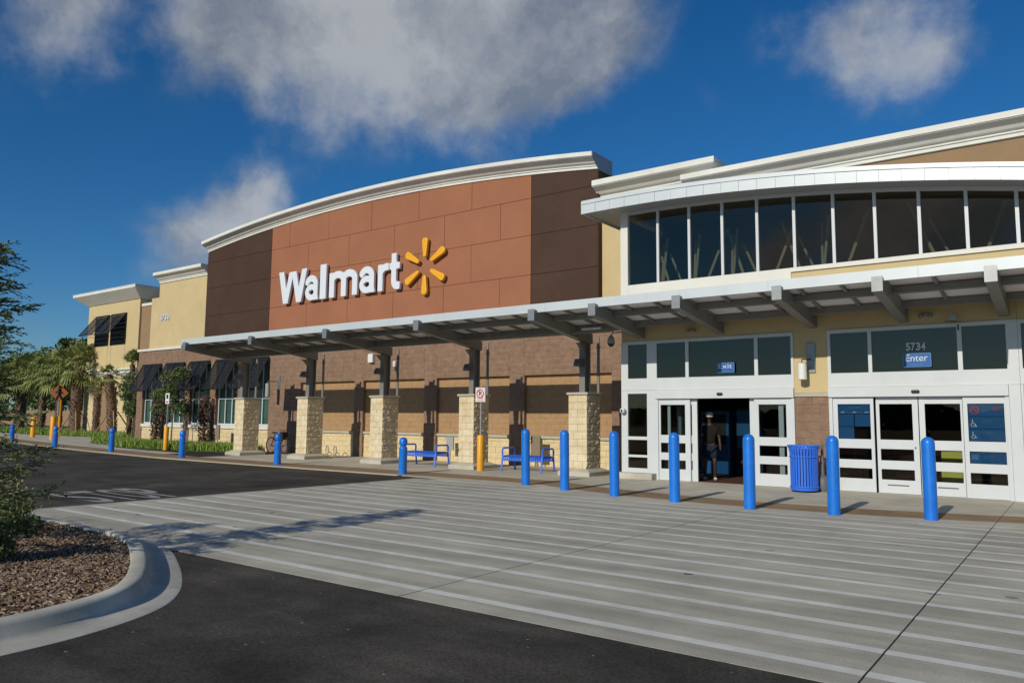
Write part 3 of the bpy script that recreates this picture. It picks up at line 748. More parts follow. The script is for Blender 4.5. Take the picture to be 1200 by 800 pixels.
for d_, x in ((dsl, -3.0), (dsr, -2.87)): Bx('lock', 'black', d_, x-.012, x+.012, E_+.025, E_+.04, 1.02 if x < -2.9 else .93, 1.06 if x < -2.9 else .97)
# posters stuck inside the door glass
yp = E_+.018
def post(par, a, b, za, zb, m='poster', y=yp): return Bx('poster', m, par, a, b, y, y+.004, za, zb)
post(dfl, -4.60, -3.91, 1.79, 2.01); post(dfl, -4.60, -4.27, 1.5, 1.78); post(dfl, -4.25, -3.91, 1.5, 1.78); post(dfl, -4.60, -4.27, 1.22, 1.49)
for k_ in range(5): post(dfl, -4.55+.13*k_, -4.47+.13*k_, 1.82, 1.84, 'redp' if k_ % 2 else 'print', yp-.004)
post(dfl, -4.4, -4.1, 1.93, 1.945, 'poster2', yp-.004)
for k_ in range(3): post(dfr, -1.95, -1.30, 1.22+.265*k_, 1.475+.265*k_)
post(dfr, -1.95, -1.30, .745, .995)
rg = MB(); rg.tube([(-1.83+.075*math.cos(t), yp-.004, 1.88+.075*math.sin(t)) for t in np.linspace(0, 2*math.pi, 17)], .011, 5, cap=False); rg.tube([(-1.88, yp-.004, 1.93), (-1.78, yp-.004, 1.83)], .011, 5); rg.build('prohibition_mark', 'redp', dfr)
wc = MB(); wc.tube([(-1.88, yp-.004, 1.68), (-1.88, yp-.004, 1.6), (-1.83, yp-.004, 1.58), (-1.81, yp-.004, 1.52)], .008, 5); wc.tube([(-1.87+.04*math.cos(t), yp-.004, 1.565+.04*math.sin(t)) for t in np.linspace(math.pi*.6, 2.1*math.pi, 10)], .006, 5)
wc.tube([(-1.88, yp-.004, 1.42), (-1.88, yp-.004, 1.35), (-1.84, yp-.004, 1.33), (-1.82, yp-.004, 1.28)], .007, 5); wc.tube([(-1.87+.035*math.cos(t), yp-.004, 1.31+.035*math.sin(t)) for t in np.linspace(math.pi*.6, 2.1*math.pi, 10)], .006, 5)
wc.build('symbol', 'print', dfr)
for z_ in (1.88, 1.92): post(dfr, -1.5, -1.34, z_, z_+.02, 'redp', yp-.004)
for z_, l_ in ((1.86, .12), (1.66, .2), (1.62, .14), (1.40, .22), (1.36, .15), (.9, .2), (.86, .16)): post(dfr, -1.70, -1.70+l_, z_, z_+.008, 'poster2', yp-.004)
post(dfr, -1.93, -1.80, .82, .93, 'poster2', yp-.004)
post(dsl, -3.6, -3.16, .18, .205, 'bag', E_+.036); post(dsr, -2.6, -2.2, .18, .205, 'bag', E_+.036)

# ------------------------------------------------------------------ signs on the glass and walls
def enter_sign(word, sub, x0, x1, z0, z1, label):
    t = thing('glass_sign', label, 'sign', ((x0+x1)/2, E_-.04, z0))
    Bx('plate', 'signblue', t, x0, x1, E_-.045, E_-.036, z0, z1)
    bd = MB(); e = .012
    for a in ((x0, x1, z0, z0+e), (x0, x1, z1-e, z1), (x0, x0+e, z0, z1), (x1-e, x1, z0, z1)): bd.box(a[0], a[1], E_-.05, E_-.0455, a[2], a[3])
    bd.build('border', 'poster2', t)
    w_ = x1-x0; text_obj('lettering', word, x0+.10*w_, x0+.88*w_, E_-.047, z0+.42*(z1-z0), z0+.90*(z1-z0), .006, 'print', t, offset=.0)
    if sub: text_obj('lettering', sub, x0+.25*w_, x0+.7*w_, E_-.047, z0+.14*(z1-z0), z0+.27*(z1-z0), .006, 'poster2', t)
    return t
enter_sign('Enter', 'Entrada', -3.17, -2.60, 2.84, 3.15, 'blue sign reading Enter on the transom glass below the street number')
enter_sign('Exit', 'Salida', -7.55, -7.08, 2.84, 3.10, 'blue sign reading Exit on the transom glass over the open doorway')
num = thing('street_number', 'large white number 5734 on the transom glass above the Enter sign', 'house number', (-2.9, E_-.03, 3.2))
for i_, ch in enumerate('5734'): text_obj('digit', ch, -3.10+.102*i_, -3.10+.102*i_+.09, E_-.03, 3.21, 3.39, .01, 'print', num, offset=.03)
num2 = thing('street_number', 'small white number 5734 high on the cream stucco wall left of the dark panels', 'house number', (-39.7, 21.7, 6.75))
for i_, ch in enumerate('5734'): text_obj('digit', ch, -40.15+.235*i_, -40.15+.235*i_+.19, 21.75, 6.74, 7.08, .03, 'print', num2, offset=.03)

sign = thing('wall_sign', 'big white Walmart lettering mounted on the terracotta sign wall', 'sign', (-25.5, WY-.1, 6.7))
f_ = lambda a: {45:-29.4}[a]
zb, zcap, zx = 6.72, 8.22, 7.86
lets = [('W', -29.42, -27.42, zb, zcap), ('a', -27.50, -26.62, zb, zx), ('l', -26.50, -26.10, zb, 8.26), ('m', -25.88, -24.10, zb, zx), ('a', -23.97, -23.05, zb, zx), ('r', -22.86, -22.24, zb, zx), ('t', -22.20, -21.60, zb, 8.22)]
def arc_pts(cx, cz, rx, rz_, a0, a1, n=18): return [(cx+rx*math.cos(R(a0+(a1-a0)*k/n)), cz+rz_*math.sin(R(a0+(a1-a0)*k/n))) for k in range(n+1)]
H_, XH = 1.5, 1.14
# each glyph: list of (polyline, half width, clip (x0, x1, z0, z1) or None)
G_ = {
 'W': [([(.13, 1.6), (.55, -.1)], .155, (-1, 3, 0, H_)), ([(.50, -.1), (1.0, 1.75)], .14, (-1, .995, 0, 1.44)), ([(1.0, 1.75), (1.50, -.1)], .14, (.995, 3, 0, 1.44)), ([(1.45, -.1), (1.87, 1.6)], .155, (-1, 3, 0, H_))],
 'l': [([(.17, -.3), (.17, 1.9)], .16, (-1, 3, 0, 1.52))],
 'm': [([(.16, -.3), (.16, 1.4)], .155, (-1, 3, 0, 1.11)), (arc_pts(.56, .70, .40, .31, 180, 0)+[(.96, -.3)], .15, (.16, 3, 0, 2)), (arc_pts(1.32, .70, .38, .31, 180, 0)+[(1.70, -.3)], .15, (.9, 3, 0, 2))],
 'a': [(arc_pts(.44, .68, .36, .33, 150, 0)+[(.80, -.3)], .14, (-1, 3, 0, 2)), (arc_pts(.47, .36, .35, .25, 0, 360, 30), .125, (-1, .94, -.02, .8)), ([(.80, .3), (.90, -.2)], .12, (.7, 3, 0, .3))],
 'r': [([(.16, -.3), (.16, 1.4)], .155, (-1, 3, 0, 1.11)), (arc_pts(.60, .62, .44, .38, 175, 78, 12), .14, (.1, .74, 0, 1.14))],
 't': [([(.27, 1.8), (.27, .36)]+arc_pts(.52, .36, .25, .22, 180, 285, 10), .15, (-1, .68, 0, H_)), ([(-.1, .98), (.9, .98)], .125, (-.02, .66, 0, 2))],
}
def glyph_contours(parts, w):
    st_ = .02; gx = np.arange(-.2, w+.2, st_); gz = np.arange(-.15, 1.75, st_); X, Z = np.meshgrid(gx, gz, indexing='ij'); F = np.full(X.shape, 9.)
    for pl, h, clip in parts:
        D = np.full(X.shape, 9.)
        for (ax, az), (bx_, bz) in zip(pl, pl[1:]):
            dx, dz = bx_-ax, bz-az; L2 = dx*dx+dz*dz+1e-9; t_ = np.clip(((X-ax)*dx+(Z-az)*dz)/L2, 0, 1); D = np.minimum(D, np.hypot(X-ax-t_*dx, Z-az-t_*dz))
        D -= h
        if clip: D = np.maximum(D, np.maximum(np.maximum(clip[0]-X, X-clip[1]), np.maximum(clip[2]-Z, Z-clip[3])))
        F = np.minimum(F, D)
    F += 1e-6; segs = {}
    def ip(i, j, k, l):
        a, b = F[i, j], F[k, l]; t_ = a/(a-b); return (gx[i]+(gx[k]-gx[i])*t_, gz[j]+(gz[l]-gz[j])*t_)
    for i in range(len(gx)-1):
        for j in range(len(gz)-1):
            c = [(i, j), (i+1, j), (i+1, j+1), (i, j+1)]; ins = [F[p] < 0 for p in c]
            if all(ins) or not any(ins): continue
            ex_ = []
            for e in range(4):
                if ins[e] != ins[(e+1) % 4]:
                    p, q_ = c[e], c[(e+1) % 4]; ex_.append((tuple(sorted((p, q_))), ip(*p, *q_), ins[e]))
            outs = [e for e in ex_ if e[2]]; inn = [e for e in ex_ if not e[2]]
            for a, b in zip(outs, inn): segs[a[0]] = (b[0], a[1])
    res = []
    while segs:
        k0 = next(iter(segs)); k = k0; pts = []
        while k in segs: nx, p = segs.pop(k); pts.append(p); k = nx
        # drop nearly collinear points
        out = []
        for q_ in range(len(pts)):
            a, b, c = Vector(pts[q_-1]), Vector(pts[q_]), Vector(pts[(q_+1) % len(pts)])
            if (b-a).length < 1e-4: continue
            if abs((b-a).normalized().cross((c-b).normalized()) if (c-b).length > 1e-5 else 0) > .02 or q_ % 6 == 0: out.append(pts[q_])
        if len(out) > 3: res.append(out)
    return res
for ch, a, b, z0, z1 in lets:
    if ch == 'm': wd2 = 1.85
    else: wd2 = {'W': 2.0, 'l': .34, 'a': .97, 'r': .75, 't': .68}[ch]
    cons = glyph_contours(G_[ch], wd2)
    cu = bpy.data.curves.new('g', 'CURVE'); cu.dimensions = '2D'; cu.fill_mode = 'BOTH'; cu.extrude = .045; cu.bevel_depth = .016; cu.bevel_resolution = 1
    for pts in cons:
        sp = cu.splines.new('POLY'); sp.points.add(len(pts)-1); sp.use_cyclic_u = True
        for p, q_ in zip(sp.points, pts): p.co = (q_[0], q_[1], 0, 1)
    og = bpy.data.objects.new('g', cu); COL.objects.link(og); bpy.context.view_layer.update()
    me = bpy.data.meshes.new_from_object(og.evaluated_get(bpy.context.evaluated_depsgraph_get())); bpy.data.objects.remove(og)
    co = np.zeros(len(me.vertices)*3); me.vertices.foreach_get('co', co); co = co.reshape(-1, 3); mn, mxv = co.min(0), co.max(0)
    co[:, 0] = a+(co[:, 0]-mn[0])/(mxv[0]-mn[0])*(b-a); co[:, 1] = z0+(co[:, 1]-mn[1])/(mxv[1]-mn[1])*(z1-z0)
    y_ = WY-.10-.13*(co[:, 2]-mn[2])/(mxv[2]-mn[2]); me.vertices.foreach_set('co', np.stack([co[:, 0]-sign.location.x, y_-sign.location.y, co[:, 1]-sign.location.z], 1).ravel())
    me.materials.clear(); me.materials.append(MT['letter']); me.name = 'letter'; me.update(); o = bpy.data.objects.new('letter', me); COL.objects.link(o); o.parent = sign
sp_ = thing('spark_emblem', 'yellow six-petal spark emblem on the terracotta wall right of the lettering', 'sign', (-20.27, WY-.1, 7.5))
for k_ in range(6):
    an = R(90+60*k_); c_, s_ = math.cos(an), math.sin(an); r0, r1 = .36, 1.13 if k_ % 3 == 0 else 1.18
    pts = []
    for rr_, w_ in ((r0, .05), (r0+.08, .085), (r1-.14, .15), (r1-.04, .13), (r1, .05)): pts.append((rr_, w_))
    ol = [(r_, w_) for r_, w_ in pts] + [(r_, -w_) for r_, w_ in reversed(pts)]
    out_ = [(-20.27+(r_*c_-w_*s_), 7.50+(r_*s_+w_*c_)) for r_, w_ in ol]
    MB().prism(out_, WY-.24, WY-.10, 'y').build('petal', 'spark', sp_, bevel=.03)

# ------------------------------------------------------------------ CANOPY
can = thing('steel_canopy', 'long grey steel walkway canopy with pale fascia along the store front', 'canopy', (-12, 19, 4))
def rz(y): return 4.50-.125*(y-16.4)     # top of the rafters
CX0, CX1 = -28.85, 6.4
for a, b in zip(np.linspace(CX0, CX1, 13), np.linspace(CX0, CX1, 13)[1:]):
    Bx('fascia', 'fascia', can, a+.0015, b-.0015, 16.56, 16.66, 4.43, 4.66)
Bx('fascia', 'fascia', can, CX0-.02, CX0-.002, 16.56, 18.78, 4.25, 4.60)
posts_x = [-28.40, -24.05, -19.93, -15.78, -11.58]
raf = [(x, 1) for x in posts_x] + [(-9.72, 0), (-7.45, 0), (-5.12, 0), (-3.13, 0), (-1.2, 0), (1.0, 0), (3.2, 0), (5.4, 0)]
for x, p in raf:
    ye = 19.45 if p else 19.148; w = .1
    mb = MB(); mb.prism([(16.42, rz(16.42)-.30), (16.42, rz(16.42)), (ye, rz(ye)), (ye, rz(ye)-.30)], x-w, x+w, 'x'); mb.build('rafter', 'steel', can, bevel=.006)
    tp = MB().box(x-w-.004, x+w+.004, 16.40, 16.419, rz(16.42)-.30, rz(16.42)+.005).build('rafter_end', 'gmetal', can)
    if p:
        q = MB(); zt_ = rz(19.25)-.305
        q.box(x-.17, x+.02, 19.12, 19.16, 2.38, zt_+.03); q.box(x-.085, x-.065, 19.16, 19.41, 2.38, zt_); q.box(x-.17, x+.02, 19.41, 19.45, 2.38, zt_-.02); q.build('post', 'steel', can)
        q = MB(); q.prism([(18.80, zt_-.02), (19.13, zt_-.30), (19.13, zt_)], x-.09, x+.02, 'x'); q.build('knee_brace', 'steel', can)
        q = MB(); q.prism([(18.82, 3.14), (18.82, 3.22), (18.92, 3.36), (19.115, 3.36), (19.115, 3.14)], x-.19, x+.03, 'x'); lm = q.build('downlight', 'dsteel', can)
        q = MB(); q.tube([(x+.14, 19.70, 2.38), (x+.14, 19.70, 4.05)], .045, 8); q.tube([(x+.14, 19.70, 3.70), (x+.14, 19.70, 3.78)], .06, 8); q.build('drain_pipe', 'steel', can)
for y_ in (17.42, 18.62):
    for a, b in zip([x for x, p in raf], [x for x, p in raf][1:]):
        zz = rz(y_); mb = MB(); mb.box(a+.102, b-.102, y_-.09, y_+.09, zz-.10, zz+.045); mb.build('purlin', 'steel', can)
a, b = CX0, posts_x[0]
xx = CX0; nn = 0
while xx < CX1-.3:
    x1 = min(xx+.86, CX1)
    for (ya, yb) in ((16.665, 17.41), (17.43, 18.61)):
        mb = MB(); za, zb_ = rz(ya)+.055, rz(yb)+.055
        mb.prism([(ya, za), (yb, zb_), (yb, zb_+.035), (ya, za+.035)], xx+.006, x1-.006, 'x'); mb.build('deck_panel', 'deck', can)
        mb = MB(); mb.prism([(ya, za-.07), (yb, zb_-.07), (yb, zb_-.003), (ya, za-.003)], xx-.03, xx+.03, 'x'); mb.build('joist', 'steel', can)
    xx = x1
Bx('back_flashing', 'steel', can, CX0, -10.4, 18.66, 18.78, rz(18.7)-.16, rz(18.7)+.1)
Bx('back_flashing', 'steel', can, -10.37, CX1, 18.66, 19.147, rz(18.7)+.052, rz(18.7)+.09)
pp = MB(); pp.tube([(-28.6, 18.3, 4.0), (-9.9, 18.3, 4.05)], .035, 8); pp.build('service_pipe', 'steel', can)
for x in np.arange(-27.6, -10, 2.1): MB().tube([(x, 18.3, 4.03), (x+.02, 18.3, 4.32)], .012, 5).build('pipe_hanger', 'dsteel', can)
Bx('pipe_junction', 'lamp', can, -11.15, -10.55, 18.27, 18.33, 4.09, 4.15)

# ------------------------------------------------------------------ STONE PILLARS
def pillar(X, Yf):
    t = thing('stone_pillar', '', 'pillar', (X, Yf, 0), 'stone pillars carrying the canopy')
    w, d, h = .62, .77, 2.12; z0 = .2
    pl = MB(); a = .22; z1 = .2
    pl.add([(X-a, Yf-a-.02, 0), (X+w+a, Yf-a-.02, 0), (X+w+a, Yf+d+a, 0), (X-a, Yf+d+a, 0), (X-a, Yf-a-.02, .12), (X+w+a, Yf-a-.02, .12), (X+w+a, Yf+d+a, .12), (X-a, Yf+d+a, .12), (X-.03, Yf-.05, .2), (X+w+.03, Yf-.05, .2), (X+w+.03, Yf+d+.03, .2), (X-.03, Yf+d+.03, .2)],
           [(0, 1, 5, 4), (1, 2, 6, 5), (2, 3, 7, 6), (3, 0, 4, 7), (4, 5, 9, 8), (5, 6, 10, 9), (6, 7, 11, 10), (7, 4, 8, 11), (8, 9, 10, 11)])
    pl.build('plinth', 'walk', t, bevel=.01)
    Bx('core', 'mortar', t, X+.03, X+w-.03, Yf+.03, Yf+d-.03, .19, 2.31)
    Bx('cap', 'cap', t, X-.05, X+w+.05, Yf-.05, Yf+d+.05, 2.315, 2.385, bevel=.012)
    rows_ = 10; rh = (2.31-.2)/rows_
    def blk(p0, p1, z, zt2, nrm, j=.012):
        # p0,p1 along the face (2D), nrm outward
        g_ = .003; dx, dy = p1[0]-p0[0], p1[1]-p0[1]; L = math.hypot(dx, dy); ux, uy = dx/L, dy/L
        n = 5 if j > .015 else 3; vs = []; rnd = lambda: random.uniform(-j*.6, j*.6) + (j if random.random() < .12 else 0)
        for jz in range(n+1):
            for ix in range(n+1):
                s_ = g_+(L-2*g_)*ix/n; zz = z+g_+(zt2-z-2*g_)*jz/n; edge_ = ix in (0, n) or jz in (0, n)
                o_ = (0 if edge_ else rnd()) if not (edge_ and random.random() < .3) else -.003
                vs.append((p0[0]+ux*s_+nrm[0]*o_, p0[1]+uy*s_+nrm[1]*o_, zz))
        fs = [(jz*(n+1)+ix, jz*(n+1)+ix+1, (jz+1)*(n+1)+ix+1, (jz+1)*(n+1)+ix) for jz in range(n) for ix in range(n)]
        b0 = len(vs); e_ = [(p0[0]+ux*g_, p0[1]+uy*g_), (p1[0]-ux*g_, p1[1]-uy*g_)]
        vs += [(e_[0][0]-nrm[0]*.03, e_[0][1]-nrm[1]*.03, z+g_), (e_[1][0]-nrm[0]*.03, e_[1][1]-nrm[1]*.03, z+g_), (e_[1][0]-nrm[0]*.03, e_[1][1]-nrm[1]*.03, zt2-g_), (e_[0][0]-nrm[0]*.03, e_[0][1]-nrm[1]*.03, zt2-g_)]
        N_ = n+1; fs += [(0, b0, b0+1, n), (n, b0+1, b0+2, N_*N_-1), (N_*N_-1, b0+2, b0+3, n*N_), (n*N_, b0+3, b0, 0)]
        mb = MB(); mb.add(vs, fs); return mb.build('stone_block', 'stone', t)
    for r in range(rows_):
        z, zt2 = z0+rh*r, z0+rh*(r+1); odd = r % 2
        cx = [0, .31, .62] if odd else [0, .16, .47, .62]
        for a_, b_ in zip(cx, cx[1:]): blk((X+a_, Yf), (X+b_, Yf), z, zt2, (0, -1), .008)
        cy_ = [0, .39, .77] if odd else [0, .2, .58, .77]
        for a_, b_ in zip(cy_, cy_[1:]):
            blk((X+w, Yf+a_), (X+w, Yf+b_), z, zt2, (1, 0), .019)
        blk((X, Yf+d), (X, Yf), z, zt2, (-1, 0), .02); blk((X+w, Yf+d), (X, Yf+d), z, zt2, (0, 1), .02)
    return t
P0 = pillar(-12.01, 18.95); P0['label'] = 'cream stone pillar nearest the glazed entrance, without a sign beside it'
pl_lab = ['cream stone pillar with the no parking sign standing beside it', 'cream stone pillar directly left of the left blue bench', 'cream stone pillar with the parked bicycle on its left', 'cream stone pillar at the left end of the canopy, beside the planting']
for X, lb in zip([-16.21, -20.36, -24.48, -28.60], pl_lab):
    pillar(X, 18.95)['label'] = lb

# ------------------------------------------------------------------ BOLLARDS
def bollard_mesh(h, r, kind):
    mb = MB()
    if kind == 'tall': prof = [(r*1.02, 0), (r, .02), (r, h-r)] + [(r*math.cos(a), h-r+r*math.sin(a)) for a in np.linspace(.2, 1.5, 7)] + [(.002, h)]
    elif kind == 'short': prof = [(r, 0), (r, h-.36), (r*1.02, h-.33), (r*.95, h-.29), (r*.72, h-.27), (r*.72, h-.24), (r*.98, h-.22), (r*1.02, h-.17), (r*.98, h-.10), (r*.8, h-.04), (r*.45, h-.008), (.002, h)]
    else: prof = [(r, 0), (r, h-.03), (r*.9, h-.01), (.03, h)]
    mb.lathe(prof, 0, 0, 0, 24); return mb
bol = [(-2.08, 14.48, 1.375), (-3.52, 14.13, 1.365), (-4.95, 14.0, 1.37), (-6.52, 14.2, 1.355), (-8.0, 14.44, 1.36), (-9.53, 14.88, 1.355), (-10.98, 15.38, 1.365)]
bl = ['tall blue bollard farthest right, in front of the right sliding door', 'tall blue bollard just right of the blue litter bin', 'tall blue bollard in front of the right edge of the open doorway', 'tall blue bollard in front of the left fixed door panel', 'tall blue bollard in front of the narrow sidelight window', 'tall blue bollard between the right bench and the nearest stone pillar', 'tall blue bollard standing in front of the right blue bench']
b0 = None
for (x, y, h), lb in zip(bol, bl):
    if b0 is None:
        b0 = bollard_mesh(1.365, .105, 'tall').build('bollard', 'blue', None, smooth=True); b0.location = (x, y, 0); tag(b0, lb, 'bollard', 'tall blue bollards before the entrance')
    else:
        c = b0.copy(); COL.objects.link(c); c.location = (x, y, 0); c['label'] = lb; c.rotation_euler = (random.uniform(-.008, .008), random.uniform(-.008, .008), random.random()*6)
bs = [(-15.76, 15.98), (-21.86, 16.19), (-27.92, 16.28), (-34.5, 16.78), (-40.68, 17.03), (-48.17, 17.9)]
bl = ['short blue bollard with a ball top left of the left bench', 'short blue bollard in front of the parked bicycle', 'short blue bollard in front of the small tree and louvred windows', 'short blue bollard on the kerb before the leaning palm', 'short blue bollard beside the yellow bollard under the pedestrian sign', 'short blue bollard farthest left, half behind the foreground foliage']
s0 = None
for (x, y), lb in zip(bs, bl):
    if s0 is None:
        s0 = bollard_mesh(1.05, .12, 'short').build('bollard', 'blue', None, smooth=True); s0.location = (x, y, 0); tag(s0, lb, 'bollard', 'short blue bollards along the kerb')
    else:
        c = s0.copy(); COL.objects.link(c); c.location = (x, y, 0); c['label'] = lb
# yellow bollards and signs on posts
def ybol(x, y, h, lb, r=.11):
    o = bollard_mesh(h, r, 'flat').build('bollard', 'yel', None, smooth=True); o.location = (x, y, 0); tag(o, lb, 'bollard', 'yellow bollards holding signs'); return o
ybol(-14.97, 18.55, 1.1, 'yellow bollard in front of a stone pillar, holding the no parking sign post')
ybol(-34.62, 19.35, 1.1, 'yellow bollard in the planting before the louvred windows')
ybol(-53.0, 22.0, 1.5, 'yellow bollard under the pedestrian sign, right of the other far ones', .16)
ybol(-60.0, 23.6, 1.5, 'yellow bollard seen through foliage left of the pedestrian sign', .16)
def plate_sign(x, y, z0, z1, zb, w, label, red):
    t = thing('sign_post', label, 'sign', (x, y, zb))
    MB().tube([(x, y, zb), (x, y, z1+.02)], .03, 8).build('post', 'gmetal', t)
    Bx('plate', 'lamp', t, x-w, x+w, y-.045, y-.033, z0, z1, bevel=.004)
    s = .9*w; cz = z1-.05-s*.8
    if red:
        q = MB(); q.tube([(x+s*.72*math.cos(a), y-.047, cz+s*.72*math.sin(a)) for a in np.linspace(0, 2*math.pi, 21)], .018, 6, cap=False); q.tube([(x-s*.5, y-.047, cz+s*.5), (x+s*.5, y-.047, cz-s*.5)], .016, 6); q.build('prohibition_ring', 'redp', t)
        text_obj('lettering', 'P', x-s*.28, x+s*.3, y-.047, cz-s*.42, cz+s*.42, .004, 'black', t, offset=.02)
        text_obj('lettering', 'FIRE', x-w*.6, x+w*.6, y-.046, z0+.10, z0+.14, .003, 'redp', t); text_obj('lettering', 'LANE', x-w*.6, x+w*.6, y-.046, z0+.04, z0+.08, .003, 'redp', t)
        for a in ((x-w+.01, x+w-.01, z0+.01, z0+.02), (x-w+.01, x+w-.01, z1-.02, z1-.01), (x-w+.01, x-w+.02, z0+.02, z1-.02), (x+w-.02, x+w-.01, z0+.02, z1-.02)): Bx('border', 'redp', t, a[0], a[1], y-.047, y-.045, a[2], a[3])
    else:
        Bx('print', 'black', t, x-w*.5, x+w*.5, y-.047, y-.045, z1-.26, z1-.06); Bx('print', 'redp', t, x-w*.6, x+w*.6, y-.047, y-.045, z0+.06, z0+.12)
    return t
plate_sign(-14.97, 18.55, 2.11, 2.57, 1.08, .20, 'white no parking sign with red circle on a post from a yellow bollard', True)
plate_sign(-34.62, 19.35, 2.16, 2.66, 1.08, .17, 'small white sign on a thin post in front of the louvred windows', False)
# diamond pedestrian sign
def ped():
    x, y, z = -52.8, 22.15, 3.0
    t = thing('warning_sign', 'orange diamond pedestrian crossing sign among the palms at far left', 'sign', (x, y, 0))
    MB().tube([(x, y+.08, 1.5), (x, y+.08, z+.3)], .06, 8).build('post', 'gmetal', t)
    s = .56; MB().prism([(x-s, z), (x, z-s), (x+s, z), (x, z+s)], y-.03, y, 'y').build('plate', 'orange', t)
    q = MB(); q.lathe([(.01, -.09), (.08, -.04), (.08, .04), (.01, .09)], x+.02, y-.06, z+.40, 10)
    for a, b, r in (((0, .28), (0, -.08), .09), ((0, .2), (-.22, .02), .04), ((0, .2), (.2, .0), .04), ((0, -.05), (-.2, -.48), .055), ((0, -.05), (.2, -.45), .055)): q.tube([(x+a[0], y-.045, z+a[1]), (x+b[0], y-.045, z+b[1])], r, 6)
    q.build('walking_figure', 'black', t); t.rotation_euler = (0, 0, R(52))
ped()
tag(MB().tube([(-57.6, 24.3, .0), (-57.6, 24.3, 3.7)], .085, 8).build('yellow_post', 'yel'), 'tall thin yellow post among the palms left of the orange sign', 'post')

# ------------------------------------------------------------------ BENCHES
def bench(x0, y0, label):
    L, D, H = 1.5, .62, .46
    t = thing('bench', label, 'bench', (x0, y0, 0), 'blue metal benches')
    n = 15
    for k_ in range(n):
        y = y0+.03+(D-.06)*k_/(n-1) if False else None
    m_ = 20
    for k_ in range(m_):
        xx_ = x0+.04+(L-.08)*k_/(m_-1)
        MB().tube([(xx_, y0-.01, H-.12), (xx_, y0+.0, H-.04), (xx_, y0+.05, H), (xx_, y0+D-.05, H), (xx_, y0+D, H-.04), (xx_, y0+D+.01, H-.10)], .021, 6).build('slat', 'blue2', t)
    q = MB()
    for y in (y0+.0, y0+D-.0): q.tube([(x0, y, H-.12), (x0+L, y, H-.12)], .028, 8)
    q.build('seat_rail', 'blue2', t)
    for x in (x0, x0+L):
        q = MB(); hA = .70
        q.tube([(x, y0-.06, 0), (x, y0-.02, H*.5), (x, y0+.01, H), (x, y0+.0, hA-.06), (x, y0+.05, hA), (x, y0+D-.05, hA), (x, y0+D, hA-.06), (x, y0+D-.01, H), (x, y0+D+.02, H*.5), (x, y0+D+.06, 0)], .028, 8)
        q.tube([(x, y0+.01, H-.03), (x, y0+D-.01, H-.03)], .025, 8); q.build('end_frame', 'blue2', t)
        for y in (y0-.06, y0+D+.06): Bx('foot', 'blue2', t, x-.05, x+.05, y-.05, y+.05, .003, .018)
    return t
B1 = bench(-14.55, 19.12, 'blue metal bench without backrest, right one, behind two tall bollards')
copy_tree(B1, (-18.78, 19.05, 0), 'blue metal bench without backrest, left one, behind the short bollard')

# ------------------------------------------------------------------ LITTER BIN AND ASH URN
bx, by = -5.18, 18.28
t = thing('litter_bin', 'round blue slatted metal litter bin between the two doorways', 'bin', (bx, by, 0))
MB().lathe([(.30, .04), (.31, .10), (.29, .10), (.285, .05)], bx, by, 0, 28).build('base_ring', 'blue2', t, smooth=True)
MB().lathe([(.28, .02), (.28, .92), (.26, .95)], bx, by, 0, 24).build('liner', 'rubber', t, smooth=True)
for k_ in range(30):
    a = 2*math.pi*k_/30; c_, s_ = math.cos(a), math.sin(a); w = .021
    q = MB(); vs = []
    for r_, z in ((.302, .06), (.302, .80), (.315, .92), (.345, 1.04)):
        for wi in (-w, w):
            vs.append((bx+r_*c_-wi*s_, by+r_*s_+wi*c_, z)); vs.append((bx+(r_-.012)*c_-wi*s_, by+(r_-.012)*s_+wi*c_, z))
    fs = []
    for i_ in range(3):
        b_ = i_*4; fs += [(b_, b_+2, b_+6, b_+4), (b_+1, b_+5, b_+7, b_+3), (b_, b_+4, b_+5, b_+1), (b_+2, b_+3, b_+7, b_+6)]
    q.add(vs, fs); q.build('slat', 'blue2', t)
for z, r_ in ((.80, .308), (.12, .306)): MB().tube([(bx+r_*math.cos(a), by+r_*math.sin(a), z) for a in np.linspace(0, 2*math.pi, 29)], .018, 6, cap=False).build('hoop', 'blue2', t)
MB().tube([(bx+.345*math.cos(a), by+.345*math.sin(a), 1.045) for a in np.linspace(0, 2*math.pi, 29)], .02, 6, cap=False).build('rim', 'blue2', t, smooth=True)
MB().lathe([(.30, .93), (.26, .97), (.14, .99), (.13, .95)], bx, by, 0, 24).build('lid', 'blue2', t, smooth=True)
t = thing('ash_urn', 'grey plastic smoking urn with a tall thin neck beside the blue bin', 'ash urn', (-4.86, 18.62, 0))
MB().lathe([(.14, 0), (.15, .06), (.15, .24), (.12, .33), (.06, .37)], -4.86, 18.62, 0, 18).build('base', 'bag', t, smooth=True)
MB().lathe([(.045, .36), (.035, .6), (.03, 1.0), (.034, 1.06), (.01, 1.09)], -4.86, 18.62, 0, 12).build('neck', 'bag', t, smooth=True)

# ------------------------------------------------------------------ LIGHTS, CAMERAS, PLATES
def sconce(x, y, z0, z1, pz0, pz1, px, label, m='lamp', pm='gmetal', wall=E_):
    t = thing('wall_lamp', label, 'lamp', (x, wall, z0))
    Bx('back_plate', pm, t, px-.10, px+.10, wall-.04, wall-.012, pz0, pz1, bevel=.005)
    MB().tube([(px, wall-.03, z1+.1), (x, y, z1+.1), (x, y, z1)], .02, 6).build('arm', 'dsteel', t)
    MB().lathe([(.09, 0), (.105, .01), (.105, z1-z0-.01), (.09, z1-z0)], x, y, z0, 20).build('shade', m, t, smooth=True)
sconce(-5.33, 18.88, 2.60, 3.0, 2.78, 3.50, -5.18, 'white cylinder wall lamp on a steel plate between the two doorways')
sconce(-29.4, 21.1, 2.48, 3.1, 2.80, 3.50, -29.42, 'pale cylinder wall lamp on the brown wall left of the bicycle', 'greybox', wall=WY)
